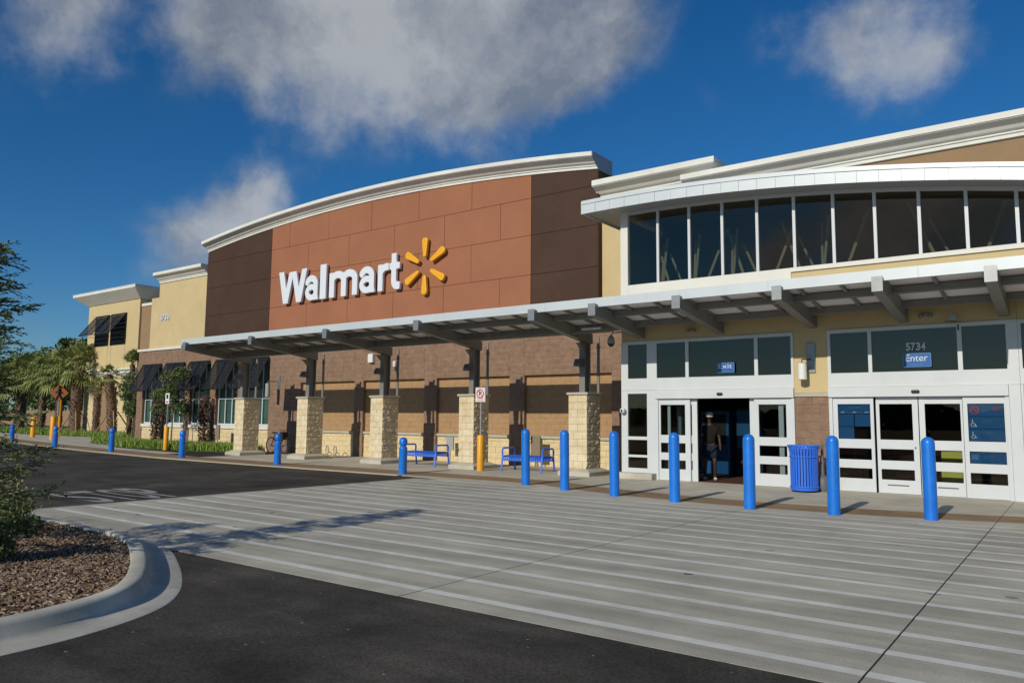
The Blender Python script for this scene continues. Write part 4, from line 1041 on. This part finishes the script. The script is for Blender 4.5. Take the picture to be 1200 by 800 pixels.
t = tag(Bx('wall_box', 'lamp', None, -23.40, -23.12, WY-.16, WY-.012, 3.84, 4.2, bevel=.02), 'white box mounted on the brown wall under the canopy', 'box')
t = thing('lantern', 'small cream wall lantern on the brown wall right of the white box', 'lamp', (-21.87, WY, 3.5))
MB().lathe([(.06, .12), (.075, .14), (.075, .33), (.04, .36)], -21.87, WY-.12, 3.5, 14).build('shade', 'lamp', t, smooth=True); MB().tube([(-21.87, WY-.12, 3.62), (-21.87, WY-.12, 3.46), (-21.87, WY, 3.52)], .03, 6).build('bracket', 'dsteel', t)
t = thing('security_camera', 'grey dome camera on an arm under the canopy at the left edge of the entrance', 'camera', (-10.56, 18.9, 3.9))
MB().tube([(-10.0, 19.13, 3.98), (-10.2, 18.95, 4.06), (-10.5, 18.9, 4.04), (-10.56, 18.9, 3.97)], .022, 6).build('arm', 'gmetal', t)
MB().lathe([(.03, .24), (.09, .16), (.11, .03), (.11, 0)], -10.56, 18.9, 3.74, 16).build('housing', 'greybox', t, smooth=True); MB().lathe([(.02, -.09), (.07, -.06), (.095, 0)], -10.56, 18.9, 3.74, 16).build('dome', 'black', t, smooth=True)
t = thing('security_camera', 'white round camera on the white post left of the sidelight', 'camera', (-10.27, 19.1, 1.86))
MB().lathe([(.02, -.08), (.07, -.05), (.08, 0), (.07, .05), (.02, .08)], -10.27, 19.02, 1.86, 14).build('housing', 'lamp', t, smooth=True); MB().lathe([(.01, -.035), (.03, 0), (.01, .035)], -10.26, 18.93, 1.86, 12).build('lens', 'black', t)
def twin(x, label):
    t = thing('emergency_light', label, 'lamp', (x, 19.1, 3.98), 'twin spot lights over the doorways')
    Bx('bracket', 'gmetal', t, x-.05, x+.05, 19.08, 19.148, 3.97, 4.03)
    for dx in (-.09, .09): MB().lathe([(.02, -.045), (.05, -.03), (.055, 0), (.05, .03), (.02, .045)], x+dx, 19.06, 3.98, 12).build('spot', 'gmetal', t, smooth=True)
twin(-8.24, 'twin spot light under the canopy above the Exit sign'); twin(-2.67, 'twin spot light under the canopy above the Enter sign')
t = thing('security_camera', 'small beige box camera on a bracket above the transom right of the street number', 'camera', (-2.1, 19, 3.85))
Bx('housing', 'greybox', t, -2.17, -2.05, 18.82, 18.98, 3.82, 3.96, bevel=.01); MB().tube([(-2.10, 19.13, 3.80), (-2.10, 18.9, 3.79), (-2.28, 18.88, 3.80)], .014, 6).build('bracket', 'dsteel', t); Bx('lens', 'black', t, -2.05, -2.02, 18.9, 18.93, 3.60, 3.72)
def plaque(x, y, z0, z1, w, m, label):
    t = thing('utility_plate', label, 'plate', (x, y, 0)); MB().tube([(x, y, 0), (x, y, z0+.05)], .025, 6).build('stake', m, t); Bx('plate', m, t, x-w, x+w, y-.03, y+.03, z0, z1, bevel=.01)
plaque(-18.62, 21.3, .46, .93, .17, 'greybox', 'pale grey utility box standing behind the left bench')
plaque(-14.73, 21.2, .36, 1.04, .19, 'tanbox', 'brown flat plate on a stake behind the right bench')
plaque(-32.85, 20.9, .50, 1.2, .16, 'tanbox', 'brown flat plate on a stake in the planting left of the end pillar')

# ------------------------------------------------------------------ BICYCLE AND RACK
t = thing('bicycle', 'black bicycle parked against the wall beside a stone pillar', 'bicycle', (-28.1, 20.95, 0))
yb = 20.95; xa, xb = -28.78, -27.68; rw = .34
for x, yy in ((xa, yb), (xb, yb-.05)):
    w_ = MB(); w_.tube([(x+rw*math.cos(a), yy, rw+.01+rw*math.sin(a)) for a in np.linspace(0, 2*math.pi, 33)], .024, 6, cap=False); wh = w_.build('wheel', 'rubber', t, smooth=True)
    q = MB()
    for k_ in range(14): a = 2*math.pi*k_/14; q.tube([(x, yy, rw+.01), (x+rw*.95*math.cos(a), yy, rw+.01+rw*.95*math.sin(a))], .003, 4)
    q.tube([(x, yy-.05, rw+.01), (x, yy+.05, rw+.01)], .022, 8); q.build('spokes', 'gmetal', wh)
q = MB(); bbx = xa+.42
for a, b in (((xa, rw), (bbx, .29)), ((xa, rw), (bbx-.14, .80)), ((bbx, .29), (bbx-.17, .88)), ((bbx, .29), (xb-.17, .74)), ((bbx-.14, .80), (xb-.2, .84)), ((xb-.22, .92), (xb-.13, .66)), ((xb-.13, .66), (xb, rw))): q.tube([(a[0], yb, a[1]), (b[0], yb-.02, b[1])], .018, 7)
q.build('frame', 'black', t)
MB().box(bbx-.32, bbx-.06, yb-.07, yb+.07, .88, .93).build('saddle', 'rubber', t, bevel=.02)
q = MB(); q.tube([(xb-.22, yb, .90), (xb-.24, yb, 1.0), (xb-.16, yb-.28, 1.03)], .014, 6); q.tube([(xb-.24, yb, 1.0), (xb-.16, yb+.28, 1.03)], .014, 6); q.build('handlebar', 'black', t)
MB().lathe([(.01, 0), (.1, 0), (.1, .01)], bbx, yb, .29, 16).build('chainring', 'gmetal', t)
MB().box(xb-.30, xb-.05, yb-.2, yb+.1, .62, .95).build('pannier', 'rubber', t, bevel=.05)
t = thing('bicycle_rack', 'low looped wire bicycle rack by the wall right of the bicycle', 'bicycle rack', (-25.5, 21.2, 0))
for k_ in range(3):
    x = -26.0+.5*k_; MB().tube([(x, 21.3, 0), (x, 21.28, .30), (x+.08, 21.25, .40), (x+.24, 21.2, .40), (x+.32, 21.15, .30), (x+.32, 21.12, 0)], .018, 6).build('loop', 'gmetal', t)

# ------------------------------------------------------------------ PERSON inside the doorway
def skin_obj(name, verts, edges, radii, m, parent, sub=2):
    me = bpy.data.meshes.new(name); off = parent.location if parent else Vector((0, 0, 0))
    me.from_pydata([Vector(v) for v in verts], edges, []); me.materials.append(MT[m])
    o = bpy.data.objects.new(name, me); COL.objects.link(o); o.parent = parent
    md = o.modifiers.new('skin', 'SKIN'); 
    if not me.skin_vertices: me.attributes  # layer made by the modifier
    sk = me.skin_vertices[0].data if me.skin_vertices else None
    if sk is None:
        bm = bmesh.new(); bm.from_mesh(me); bm.verts.layers.skin.verify(); bm.to_mesh(me); bm.free(); sk = me.skin_vertices[0].data
    for i_, r_ in enumerate(radii): sk[i_].radius = r_ if isinstance(r_, tuple) else (r_, r_)
    sk[0].use_root = True
    s_ = o.modifiers.new('sub', 'SUBSURF'); s_.levels = s_.render_levels = sub
    dg = bpy.context.evaluated_depsgraph_get(); bpy.context.view_layer.update()
    me2 = bpy.data.meshes.new_from_object(o.evaluated_get(bpy.context.evaluated_depsgraph_get()))
    o.modifiers.clear(); o.data = me2
    me2.polygons.foreach_set('use_smooth', [True]*len(me2.polygons))
    if not me2.materials: me2.materials.append(MT[m])
    return o
per = thing('person', 'person in a white cap, dark shirt and blue shorts walking inside the open doorway', 'person', (-8.16, 20.05, 0))
per.rotation_euler = (0, 0, R(25)); per.scale = (1.0, 1.0, 1.0)
v = [(0, 0, .95), (0, 0, 1.15), (0, 0, 1.38), (0, 0, 1.48), (0, -.01, 1.55), (0, -.02, 1.66), (0, -.01, 1.76),
     (.10, 0, .90), (.12, -.06, .50), (.13, .06, .10), (.13, -.10, .04), (-.10, 0, .90), (-.12, .04, .50), (-.13, .14, .11), (-.13, .0, .04),
     (.20, 0, 1.40), (.26, .02, 1.12), (.27, -.10, .88), (.27, -.16, .80), (-.20, 0, 1.40), (-.26, -.02, 1.12), (-.27, -.12, .88), (-.27, -.18, .80)]
e = [(0, 1), (1, 2), (2, 3), (3, 4), (4, 5), (5, 6), (0, 7), (7, 8), (8, 9), (9, 10), (0, 11), (11, 12), (12, 13), (13, 14), (2, 15), (15, 16), (16, 17), (17, 18), (2, 19), (19, 20), (20, 21), (21, 22)]
rd = [(.15, .11), (.13, .10), (.17, .11), (.07, .07), (.055, .055), (.085, .10), (.07, .08), .085, .058, .038, .032, .085, .058, .038, .032, .055, .042, .032, (.035, .02), .055, .042, .032, (.035, .02)]
body_ = skin_obj('body', v, e, rd, 'skin', per)
sh = skin_obj('shirt', [(0, 0, .92), (0, 0, 1.15), (0, 0, 1.38), (0, 0, 1.46), (.20, 0, 1.41), (.245, .01, 1.22), (-.20, 0, 1.41), (-.245, -.01, 1.22)], [(0, 1), (1, 2), (2, 3), (2, 4), (4, 5), (2, 6), (6, 7)], [(.185, .145), (.165, .13), (.20, .14), (.085, .085), .08, .068, .08, .068], 'shirt', per)
so = skin_obj('shorts', [(0, 0, .96), (.10, 0, .86), (.115, -.05, .56), (-.10, 0, .86), (-.115, .04, .56)], [(0, 1), (1, 2), (0, 3), (3, 4)], [(.175, .14), .115, .10, .115, .10], 'shorts', per)
cpo = MB(); ox, oy = -8.16, 20.05
cpo.lathe([(.108, 1.70), (.11, 1.74), (.10, 1.80), (.06, 1.84), (.005, 1.85)], ox, oy-.01, 0, 16); cpo.prism([(ox-.09, oy-.08), (ox-.07, oy-.2), (ox, oy-.225), (ox+.07, oy-.2), (ox+.09, oy-.08)], 1.705, 1.722, 'z'); cpo.build('cap', 'capw', per, smooth=True)
for s_, dy in ((.13, .0), (-.13, .09)): MB().box(ox+s_-.045, ox+s_+.045, oy+dy-.15, oy+dy+.11, .008, .085).build('shoe', 'shoe', per, bevel=.03)
MB().lathe([(.02, 1.58), (.085, 1.62), (.104, 1.68), (.106, 1.73), (.08, 1.76)], ox, oy+.018, 0, 14).build('hair', 'hair', per, smooth=True)
fc = MB(); fc.box(ox-.012, ox+.012, oy-.135, oy-.10, 1.625, 1.66); fc.build('nose', 'skin', per, bevel=.008)
for s_ in (-1, 1): MB().box(ox+s_*.033-.012, ox+s_*.033+.012, oy-.118, oy-.108, 1.668, 1.68).build('eye', 'black', per)
MB().box(ox-.025, ox+.025, oy-.118, oy-.108, 1.598, 1.606).build('mouth', 'hair', per)
# yellow caution board seen through the right door, vending cabinets inside
t = thing('caution_board', 'yellow folding floor board standing behind the right sliding door glass', 'floor sign', (-2.4, 19.9, 0))
MB().prism([(19.9, 0), (20.1, .95), (20.13, .95), (19.93, 0)], -2.62, -2.2, 'x').build('panel', 'cart', t); MB().prism([(20.36, 0), (20.14, .93), (20.11, .93), (20.33, 0)], -2.62, -2.2, 'x').build('panel', 'cart', t)
t = thing('vending_cabinet', 'tall dark cabinet inside the vestibule beyond the person', 'cabinet', (-7.4, 22.6, 0))
Bx('body', 'black', t, -8.3, -7.5, 22.4, 23.1, .01, 2.0, bevel=.02); Bx('front', 'poster', t, -8.25, -7.55, 22.38, 22.395, .8, 1.9)
t = thing('vending_cabinet', 'tall dark blue cabinet inside the vestibule at the right of the doorway', 'cabinet', (-8.9, 22.6, 0))
Bx('body', 'poster', t, -9.4, -8.5, 22.4, 23.1, .01, 1.9, bevel=.02); Bx('front', 'black', t, -9.3, -8.6, 22.38, 22.395, .9, 1.8)

# ------------------------------------------------------------------ FAR TOWER, WALL, PATHS
tw = thing('stucco_tower', 'cream stucco corner tower with a flared cornice and two louvred shutters at far left', 'building', (-62, 30, 0))
TY = 30.0
Bx('wall', 'yellow', tw, -66.9, -58.5, TY, 42, 5.3, 10.85)
Bx('wall', 'tan', tw, -66.6, -58.7, TY+.1, 42, 0, 4.7)
for a, b in ((-66.9, -64.6), (-61.4, -58.5)): blocks([(a, b, 0, 4.7)], .6, .3, TY, 'yellow_block', dep=.3, jit=.008, parent=tw)
blocks([(-64.6, -61.4, 3.7, 4.7)], .6, .3, TY, 'yellow_block', dep=.3, jit=.008, parent=tw)
mb = MB(); vs, fs = sweep3([(-66.95, 41, 4.7), (-66.95, TY-.03, 4.7), (-58.45, TY-.03, 4.7), (-58.45, 41, 4.7)], [(-.1, 0), (.05, 0), (.05, .15), (.12, .2), (.12, .38), (.3, .45), (.3, .58), (-.1, .60)]); mb.add(vs, fs); mb.build('belt_course', 'white', tw)
mb = MB(); vs, fs = sweep3([(-66.9, 41, 10.7), (-66.9, TY-.01, 10.7), (-58.5, TY-.01, 10.7), (-58.5, 41, 10.7)], [(-.3, 0), (0, 0), (.06, .0), (.95, .70), (.95, .88), (-.3, .88)]); mb.add(vs, fs); mb.build('flared_cornice', 'cornice', tw)
Bx('cornice_cap', 'white', tw, -67.88, -57.52, TY-.98, 41, 11.583, 11.63)
Bx('roof', 'cornice', tw, -66.9, -58.5, TY, 41, 10.86, 11.5)
for a, b in ((-65.4, -63.3), (-62.75, -60.5)):
    w_ = Bx('window', 'dark', tw, a, b, TY-.01, TY-.004, 7.2, 9.6)
    q = MB()
    for z in np.arange(7.25, 9.6, .16): q.box(a, b, TY-.09, TY-.012, z, z+.05)
    q.box(a-.05, a, TY-.1, TY-.012, 7.2, 9.65); q.box(b, b+.05, TY-.1, TY-.012, 7.2, 9.65); q.build('louvre', 'black', w_)
    shutter(tw, a-.1, b+.1, 9.7, TY, 1.7, 1.3, 21)
    for x in (a, b): Bx('groove', 'tan', tw, x-.02, x+.02, TY-.004, TY-.001, 5.32, 7.15)
Bx('wall', 'tan', tw, -58.48, -45, TY+.15, 40, 0, 10.05)
Bx('parapet_cap', 'white', tw, -58.4, -44.9, TY+.08, TY+.5, 10.055, 10.27)
# boundary wall far left
o = Bx('boundary_wall', 'tan', None, -140, -78, 50, 50.4, 0, 2.2); tag(o, 'low beige boundary wall beyond the palms at far left', 'wall')
# planting beds
def bed(name, pts, m='lawn', z=.03):
    mb = MB(); mb.prism(pts, -.2, z, 'z'); return struct(mb.build(name, m))
bed1 = [(-30.3, 20.1), (-30.3, 21.65), (-42.2, 21.65), (-44.5, 23.0), (-48.6, 22.9), (-46.5, 21.4), (-38.8, 19.35), (-33, 19.6)]
bed('planting_bed', bed1)
bed2 = [(-42.5, 25.2), (-48, 26.0), (-56, 26.8), (-66, 26.5), (-95, 29), (-95, 48), (-68, 48), (-67, 30), (-44, 30.1), (-42.2, 26)]
bed('planting_bed', bed2)
bedp = [(-42.3, 21.7), (-42.3, 25.1), (-48, 25.9), (-56, 26.7), (-66, 26.4), (-95, 28.9), (-95, 27.5), (-70, 24.2), (-60.2, 22.2), (-49.5, 20.5), (-40, 18.4), (-39.2, 19.3), (-46.6, 21.3), (-48.7, 22.95), (-44.5, 23.1)]
bed('path', bedp, 'walk', .006)
mb = MB(); mb.prism([(-61, 22.0), (-70, 24.1), (-95, 27.4), (-140, 36), (-140, 33), (-80, 24.6), (-61, 20.6)], -.2, .02, 'z'); struct(mb.build('grass_verge', 'lawn'))
def tri_pt(poly):
    xs_ = [p[0] for p in poly]; ys_ = [p[1] for p in poly]
    for _ in range(50):
        p = (random.uniform(min(xs_), max(xs_)), random.uniform(min(ys_), max(ys_)))
        if inside(p, poly): return p
    return None
def blade(p, h0=.1, h1=.3):
    x, y, z = p; h = random.uniform(h0, h1); a = random.random()*6.28; w = .012+.02*random.random(); l = random.uniform(.02, .14)
    c, s = math.cos(a), math.sin(a); b = random.random()*6.28
    return [(x-c*w, y-s*w, z), (x+c*w, y+s*w, z), (x+l*.4*math.cos(b)+c*w*.6, y+l*.4*math.sin(b)+s*w*.6, z+h*.6), (x+l*math.cos(b), y+l*math.sin(b), z+h)], [(0, 1, 2), (0, 2, 3)]
def gp1():
    p = tri_pt(bed1); return (p[0], p[1], .02) if p else None
scatter(22000, gp1, lambda p: blade(p, .12, .42), 'grass', 'grass')
def gp2():
    p = tri_pt(bed2)
    if p and p[1] > 34: return None
    return (p[0], p[1], .02) if p else None
scatter(16000, gp2, lambda p: blade((p[0], p[1], p[2]), .15, .5), 'grass', 'grass')

# ------------------------------------------------------------------ PALMS
def palm(x, y, h, label, crown=1.7, nf=26, tr=.24, lean=(0, 0), droop=1.0, seed=1, boots=True, narrow=1):
    rnd = random.Random(seed)
    t = thing('palm_tree', label, 'palm', (x, y, 0), 'palms in the beds at the left')
    path = [(x+lean[0]*(k/8)**2, y+lean[1]*(k/8)**2, h*k/8) for k in range(9)]
    mb = MB(); mb.tube(path, [tr*(1.15 if k == 0 else 1+.18*math.sin(k*1.9+seed)) for k in range(9)], 12); mb.build('trunk', 'bark', t, smooth=True)
    if boots:
        b = MB(); nb = int(h*26)
        for i_ in range(nb):
            f = i_/nb; z = h*(.08+.9*f); k = z/h*8; cx_ = x+lean[0]*(k/8)**2; cy_2 = y+lean[1]*(k/8)**2; a = i_*2.4+rnd.uniform(-.2, .2); c, s = math.cos(a), math.sin(a); r0 = tr*.95; r1 = tr*1.25+.06*rnd.random()
            w = .05; b.add([(cx_+c*r0-s*w, cy_2+s*r0+c*w, z), (cx_+c*r0+s*w, cy_2+s*r0-c*w, z), (cx_+c*r1+s*w*.4, cy_2+s*r1-c*w*.4, z+.24), (cx_+c*r1-s*w*.4, cy_2+s*r1+c*w*.4, z+.24), (cx_+c*r0, cy_2+s*r0, z+.16)], [(0, 1, 2, 3), (0, 3, 4), (1, 4, 2)])
        b.build('leaf_bases', 'bark', t, stuff=True)
    top_ = Vector(path[-1]); mb = MB(); mf = MB()
    for i_ in range(nf):
        a = i_*2.399+rnd.uniform(-.3, .3); el = R(80-125*((i_+.5)/nf)**.85*droop) if droop <= 1 else R(60-130*((i_+.5)/nf)); L = crown*rnd.uniform(.5, .62)
        d = Vector((math.cos(a)*math.cos(el)*narrow, math.sin(a)*math.cos(el)*narrow, math.sin(el)))
        tip = top_+d*L+Vector((0, 0, -.1*droop)); mb.tube([top_, top_+d*L*.5+Vector((0, 0, .05)), tip], .018, 4)
        # fan of blades
        side = d.cross(Vector((0, 0, 1))); side = side.normalized() if side.length > .01 else Vector((1, 0, 0)); up_ = side.cross(d).normalized()
        nbk = 17; Lb = crown*rnd.uniform(.42, .56)
        for j in range(nbk):
            ph = R(-115+230*j/(nbk-1)); dd = (d*math.cos(ph)+side*math.sin(ph)*.95).normalized(); q = dd.cross(up_).normalized(); wd_ = .035*crown/1.7+.012
            l_ = Lb*(1-.35*abs(j/(nbk-1)-.5)*2)*rnd.uniform(.85, 1.1); m1 = tip+dd*l_*.55+up_*.06*l_; m2 = tip+dd*l_+Vector((0, 0, -.30*l_*rnd.uniform(.6, 1.6)*max(.4, droop)))
            mf.add([tip-q*.008, tip+q*.008, m1+q*wd_, m1-q*wd_, m2], [(0, 1, 2, 3), (3, 2, 4)])
    cr_ = mf.build('crown', 'palm', t); mb.build('stalks', 'palm', cr_)
    return t
palm(-79.3, 30.0, 5.0, 'broad palm farthest left, partly hidden by the foreground foliage', 2.7, 32, .40, seed=2)
palm(-75.2, 30.2, 5.2, 'palm with a pale trunk just left of the orange diamond sign', 2.4, 30, .30, seed=3)
palm(-70.4, 29.6, 5.3, 'palm rising directly behind the orange diamond sign', 2.6, 32, .26, seed=4)
palm(-66.4, 29.2, 5.6, 'stout dark palm with a full crown at the tower corner', 2.6, 36, .38, seed=5)
palm(-61.9, 28.8, 3.7, 'short thin palm with a small tuft in front of the tower', 1.1, 14, .24, seed=6, droop=.8)
palm(-58.9, 28.6, 4.6, 'leaning palm with drooping fronds in front of the tower', 1.2, 18, .32, lean=(-.7, -.2), droop=1.0, seed=7)
palm(-53.2, 27.0, 5.2, 'slender palm with a narrow upright tuft right of the leaning palm', 1.2, 18, .14, seed=8, droop=.5, narrow=.6)
# timber props of the young palms
for (x, y, lb) in ((-66.4, 29.2, 'timber props bracing the stout palm at the tower corner'), (-58.9, 28.6, 'timber props bracing the leaning palm')):
    t = thing('palm_props', lb, 'timber props', (x, y, 0))
    for a in (200, 340, 90): c, s = math.cos(R(a)), math.sin(R(a)); MB().tube([(x+c*1.7, y+s*1.7, .02), (x+c*.35, y+s*.35, 1.9)], .05, 5).build('prop', 'wood', t)
# broadleaf crowns: many small leaves in clumps
def leafy(parent, clumps, n, size, m, name='crown', seed=0, elong=1.0, droop=0):
    rs = np.random.RandomState(seed); w_ = np.array([c[3]**2 for c in clumps]); w_ = w_/w_.sum(); idx = rs.choice(len(clumps), n, p=w_)
    C = np.array(clumps)[idx]; d = rs.normal(size=(n, 3)); d /= np.linalg.norm(d, axis=1)[:, None]; rad = C[:, 3]*rs.uniform(.25, 1, n)**.45
    P = C[:, :3]+d*rad[:, None]*np.array([1, 1, .8])
    u = rs.normal(size=(n, 3)); u /= np.linalg.norm(u, axis=1)[:, None]; u[:, 2] -= droop; v_ = np.cross(u, rs.normal(size=(n, 3))); v_ /= np.linalg.norm(v_, axis=1)[:, None]
    s = size*rs.uniform(.6, 1.3, n)[:, None]; a = u*s*elong; b = v_*s*.45
    V = np.stack([P-a, P-b*1.0, P+a, P+b], 1).reshape(-1, 3)
    off = parent.location; V = V-np.array(off)
    me = bpy.data.meshes.new(name); me.from_pydata(V.tolist(), [], [(4*i, 4*i+1, 4*i+2, 4*i+3) for i in range(n)]); me.materials.append(MT[m])
    o = bpy.data.objects.new(name, me); COL.objects.link(o); o.parent = parent; return o
def small_tree(x, y, h, cr, label, seed, n=2600, size=.075, m='leaf', tr=.04, name='small_tree', zlo=.45):
    rnd = random.Random(seed); t = thing(name, label, 'tree', (x, y, 0))
    q = MB(); q.tube([(x, y, 0), (x+.05, y, h*.4), (x-.04, y+.05, h*.85)], tr, 8, r2=tr*.4)
    clumps = []
    for k in range(16):
        z = h*rnd.uniform(zlo, .95); a = rnd.random()*6.28; r_ = cr*rnd.uniform(.2, .85); c = (x+math.cos(a)*r_, y+math.sin(a)*r_*.8, z); clumps.append((*c, cr*rnd.uniform(.22, .42))); q.tube([(x, y, z*.75), c], .014, 5, r2=.006)
    q.build('trunk', 'trunk', t, smooth=True); leafy(t, clumps, n, size, m, seed=seed)
    return t
small_tree(-36.4, 20.6, 3.9, 1.25, 'small thin-trunked tree in front of the second and third louvred windows', 11, 2600)
small_tree(-45.3, 23.2, 4.2, 1.2, 'small bushy tree beside the left edge of the brown wing', 12, 2800)
small_tree(-49.6, 25.5, 3.6, 1.0, 'loose small tree behind the leftmost planting, nearest the slender palm', 17, 1500)
def narrow_shrub(x, y, h, label, seed):
    t = thing('narrow_shrub', label, 'shrub', (x, y, 0), 'narrow bronze-leaved shrubs against the piers')
    MB().tube([(x, y, 0), (x+.05, y, h)], .10, 8, r2=.04).build('trunk', 'bark', t, smooth=True)
    leafy(t, [(x+random.uniform(-.1, .1), y, z, .28) for z in np.arange(.2, h, .22)], 1300, .07, 'redleaf', 'foliage', seed); return t
narrow_shrub(-39.2, 21.3, 3.0, 'narrow bronze shrub climbing in front of the pier near the small white sign', 21)
narrow_shrub(-34.6, 21.25, 2.5, 'narrow bronze shrub against the pier left of the end pillar', 22)
# far trees
ftr = [(-192, 70, 15, 8, 'dark broad tree at the far left edge of the skyline'), (-172, 66, 13, 7, 'rounded dark tree on the skyline, second from the left edge'), (-158, 64, 14, 6.5, 'skyline tree seen behind the broad leftmost palm'), (-146, 62, 13, 6, 'skyline tree seen above the beige boundary wall'), (-128, 58, 14, 5, 'tall tree top showing behind the palms next to the tower'), (-205, 66, 15, 8, 'large tree on the skyline outside the left edge')]
for i_, (x, y, h, r_, lb) in enumerate(ftr):
    t = thing('broadleaf_tree', lb, 'tree', (x, y, 0), 'trees on the skyline beyond the boundary wall')
    rnd = random.Random(i_); MB().tube([(x, y, 0), (x, y, h*.7)], .3, 8, r2=.1).build('trunk', 'trunk', t)
    cl_ = [(x+rnd.uniform(-r_, r_)*.75, y+rnd.uniform(-r_, r_)*.75, h*rnd.uniform(.18, .92), r_*rnd.uniform(.22, .42)) for _ in range(26)]
    leafy(t, cl_, 5200, .38, 'leaf', seed=30+i_)

# ------------------------------------------------------------------ FOREGROUND TREE (feathery leaves) and island shrubs
ft = thing('feathery_tree', 'feathery-leaved young tree at the left edge growing from the mulch island', 'tree', (-9.15, 2.95, .1))
rnd = random.Random(5); rs = np.random.RandomState(5)
q = MB(); tx, ty = -9.15, 2.95
q.tube([(tx, ty, .07), (tx-.03, ty+.02, 1.2), (tx+.02, ty, 2.4), (tx, ty+.03, 3.5)], .045, 10, r2=.012)
LV, LF = [], []
def spray(o, d, L, nl, size):
    """a twig with leaves both sides"""
    o = Vector(o); d = Vector(d).normalized(); side = d.cross(Vector((rnd.uniform(-.3, .3), rnd.uniform(-.3, .3), 1))).normalized()
    for i in range(nl):
        t_ = (i+rnd.random())/nl; p = o+d*L*t_+Vector((0, 0, -.10*L*t_*t_))
        s_ = 1 if i % 2 else -1; ld = (d*.8+side*s_*rnd.uniform(.5, 1)+Vector((rnd.uniform(-.3, .3), rnd.uniform(-.3, .3), rnd.uniform(-.45, .35)))).normalized(); l = size*rnd.uniform(.6, 1.25); w = ld.cross(Vector((rnd.uniform(-1, 1), rnd.uniform(-1, 1), rnd.uniform(-1, 1)))).normalized()*l*.16
        b = len(LV); LV.extend([tuple(p), tuple(p+ld*l*.5+w), tuple(p+ld*l), tuple(p+ld*l*.5-w)]); LF.append((b, b+1, b+2, b+3))
nb = 62
for i in range(nb):
    f = i/nb; z = .55+2.85*f; a = i*2.399+rnd.uniform(-.4, .4); L = (1.0-.62*f)*rnd.uniform(.55, 1.02)
    if 1.55 < z < 2.1: L *= .6
    d = Vector((math.cos(a), math.sin(a), rnd.uniform(.05, .5)+.25*f)).normalized(); s = Vector((tx, ty, z)); e_ = s+d*L
    mid = s+d*L*.5+Vector((0, 0, .04)); e_ = e_+Vector((0, 0, -.06)); q.tube([s, mid, e_], .011, 5, r2=.003)
    nt = int(14+15*L)
    for j in range(nt):
        t_ = .25+.78*j/nt; p = s.lerp(e_, min(t_, 1)); a2 = a+rnd.choice((-1, 1))*rnd.uniform(.4, 1.3); d2 = Vector((math.cos(a2), math.sin(a2), rnd.uniform(-.3, .5)))
        spray(p, d2, rnd.uniform(.12, .28), 16, .053)
q.build('trunk', 'trunk', ft, smooth=True)
V_ = [(a-ft.location.x, b-ft.location.y, c-ft.location.z) for a, b, c in LV]
me = bpy.data.meshes.new('crown'); me.from_pydata(V_, [], LF); me.materials.append(MT['leaf2']); o = bpy.data.objects.new('crown', me); COL.objects.link(o); o.parent = ft
# shrubs on the island
def shrub(x, y, h, r_, label, seed, n, size, m, name='shrub'):
    t = thing(name, label, 'shrub', (x, y, .08)); rnd_ = random.Random(seed); q = MB(); cl_ = []
    for k in range(14):
        a = rnd_.random()*6.28; rr2 = r_*rnd_.uniform(.1, .8); z = h*rnd_.uniform(.25, .9); c = (x+math.cos(a)*rr2, y+math.sin(a)*rr2, .08+z); cl_.append((*c, r_*rnd_.uniform(.25, .4))); q.tube([(x, y, .07), c], .009, 5, r2=.003)
    q.build('stem', 'trunk', t); leafy(t, cl_, n, size, m, 'foliage', seed); return t
shrub(-10.45, 3.5, 1.95, .62, 'loose dusty-leaved shrub beside the feathery tree at the left edge', 41, 3600, .026, 'leaf3')
shrub(-9.0, 3.25, .50, .45, 'low dark shrub on the mulch at the left edge', 42, 3600, .024, 'leaf')
shrub(-11.2, 4.05, .42, .5, 'low dark shrub on the mulch just left of the grass tuft', 43, 3000, .022, 'leaf')
# tufts of strappy grass on the island corner
tf = thing('grass_tuft', 'strappy grass tuft at the far corner of the mulch island', 'plant', (-12.6, 4.6, .08)); q = MB()
for k in range(260):
    a = rnd.random()*6.28; L = rnd.uniform(.25, .6); w = .006; x, y = -12.6+rnd.uniform(-.6, .9), 4.55+rnd.uniform(-.3, .2); c, s = math.cos(a), math.sin(a)
    q.add([(x-s*w, y+c*w, .08), (x+s*w, y-c*w, .08), (x+c*L*.4+s*w, y+s*L*.4-c*w, .08+L*.6), (x+c*L*.4-s*w, y+s*L*.4+c*w, .08+L*.6), (x+c*L, y+s*L, .08+L*.5)], [(0, 1, 2, 3), (3, 2, 4)])
q.build('leaves', 'palm', tf)

# ------------------------------------------------------------------ unseen tree line added behind the photographer to darken reflections in the door glass
wood = scatter(16000, lambda: (random.uniform(-220, 220), -150+random.uniform(-6, 6), 0), lambda p: (lambda z, a, r_: ([(p[0]-r_*math.cos(a), p[1]-r_*math.sin(a), z-r_), (p[0]+r_, p[1]+.3, z-r_*.4), (p[0]+r_*math.cos(a), p[1]+r_*math.sin(a), z+r_), (p[0]-r_*.8, p[1], z+r_*.5)], [(0, 1, 2, 3)]))(random.random()**.8*(5+1.3*math.sin(p[0]*.13)+.7*math.sin(p[0]*.41)), random.random()*3.1, random.uniform(.3, .9)), 'added_woodland', 'leaf')
tag(wood, 'unseen tree line added behind the viewpoint for dark reflections in the door glass', 'added_woodland')
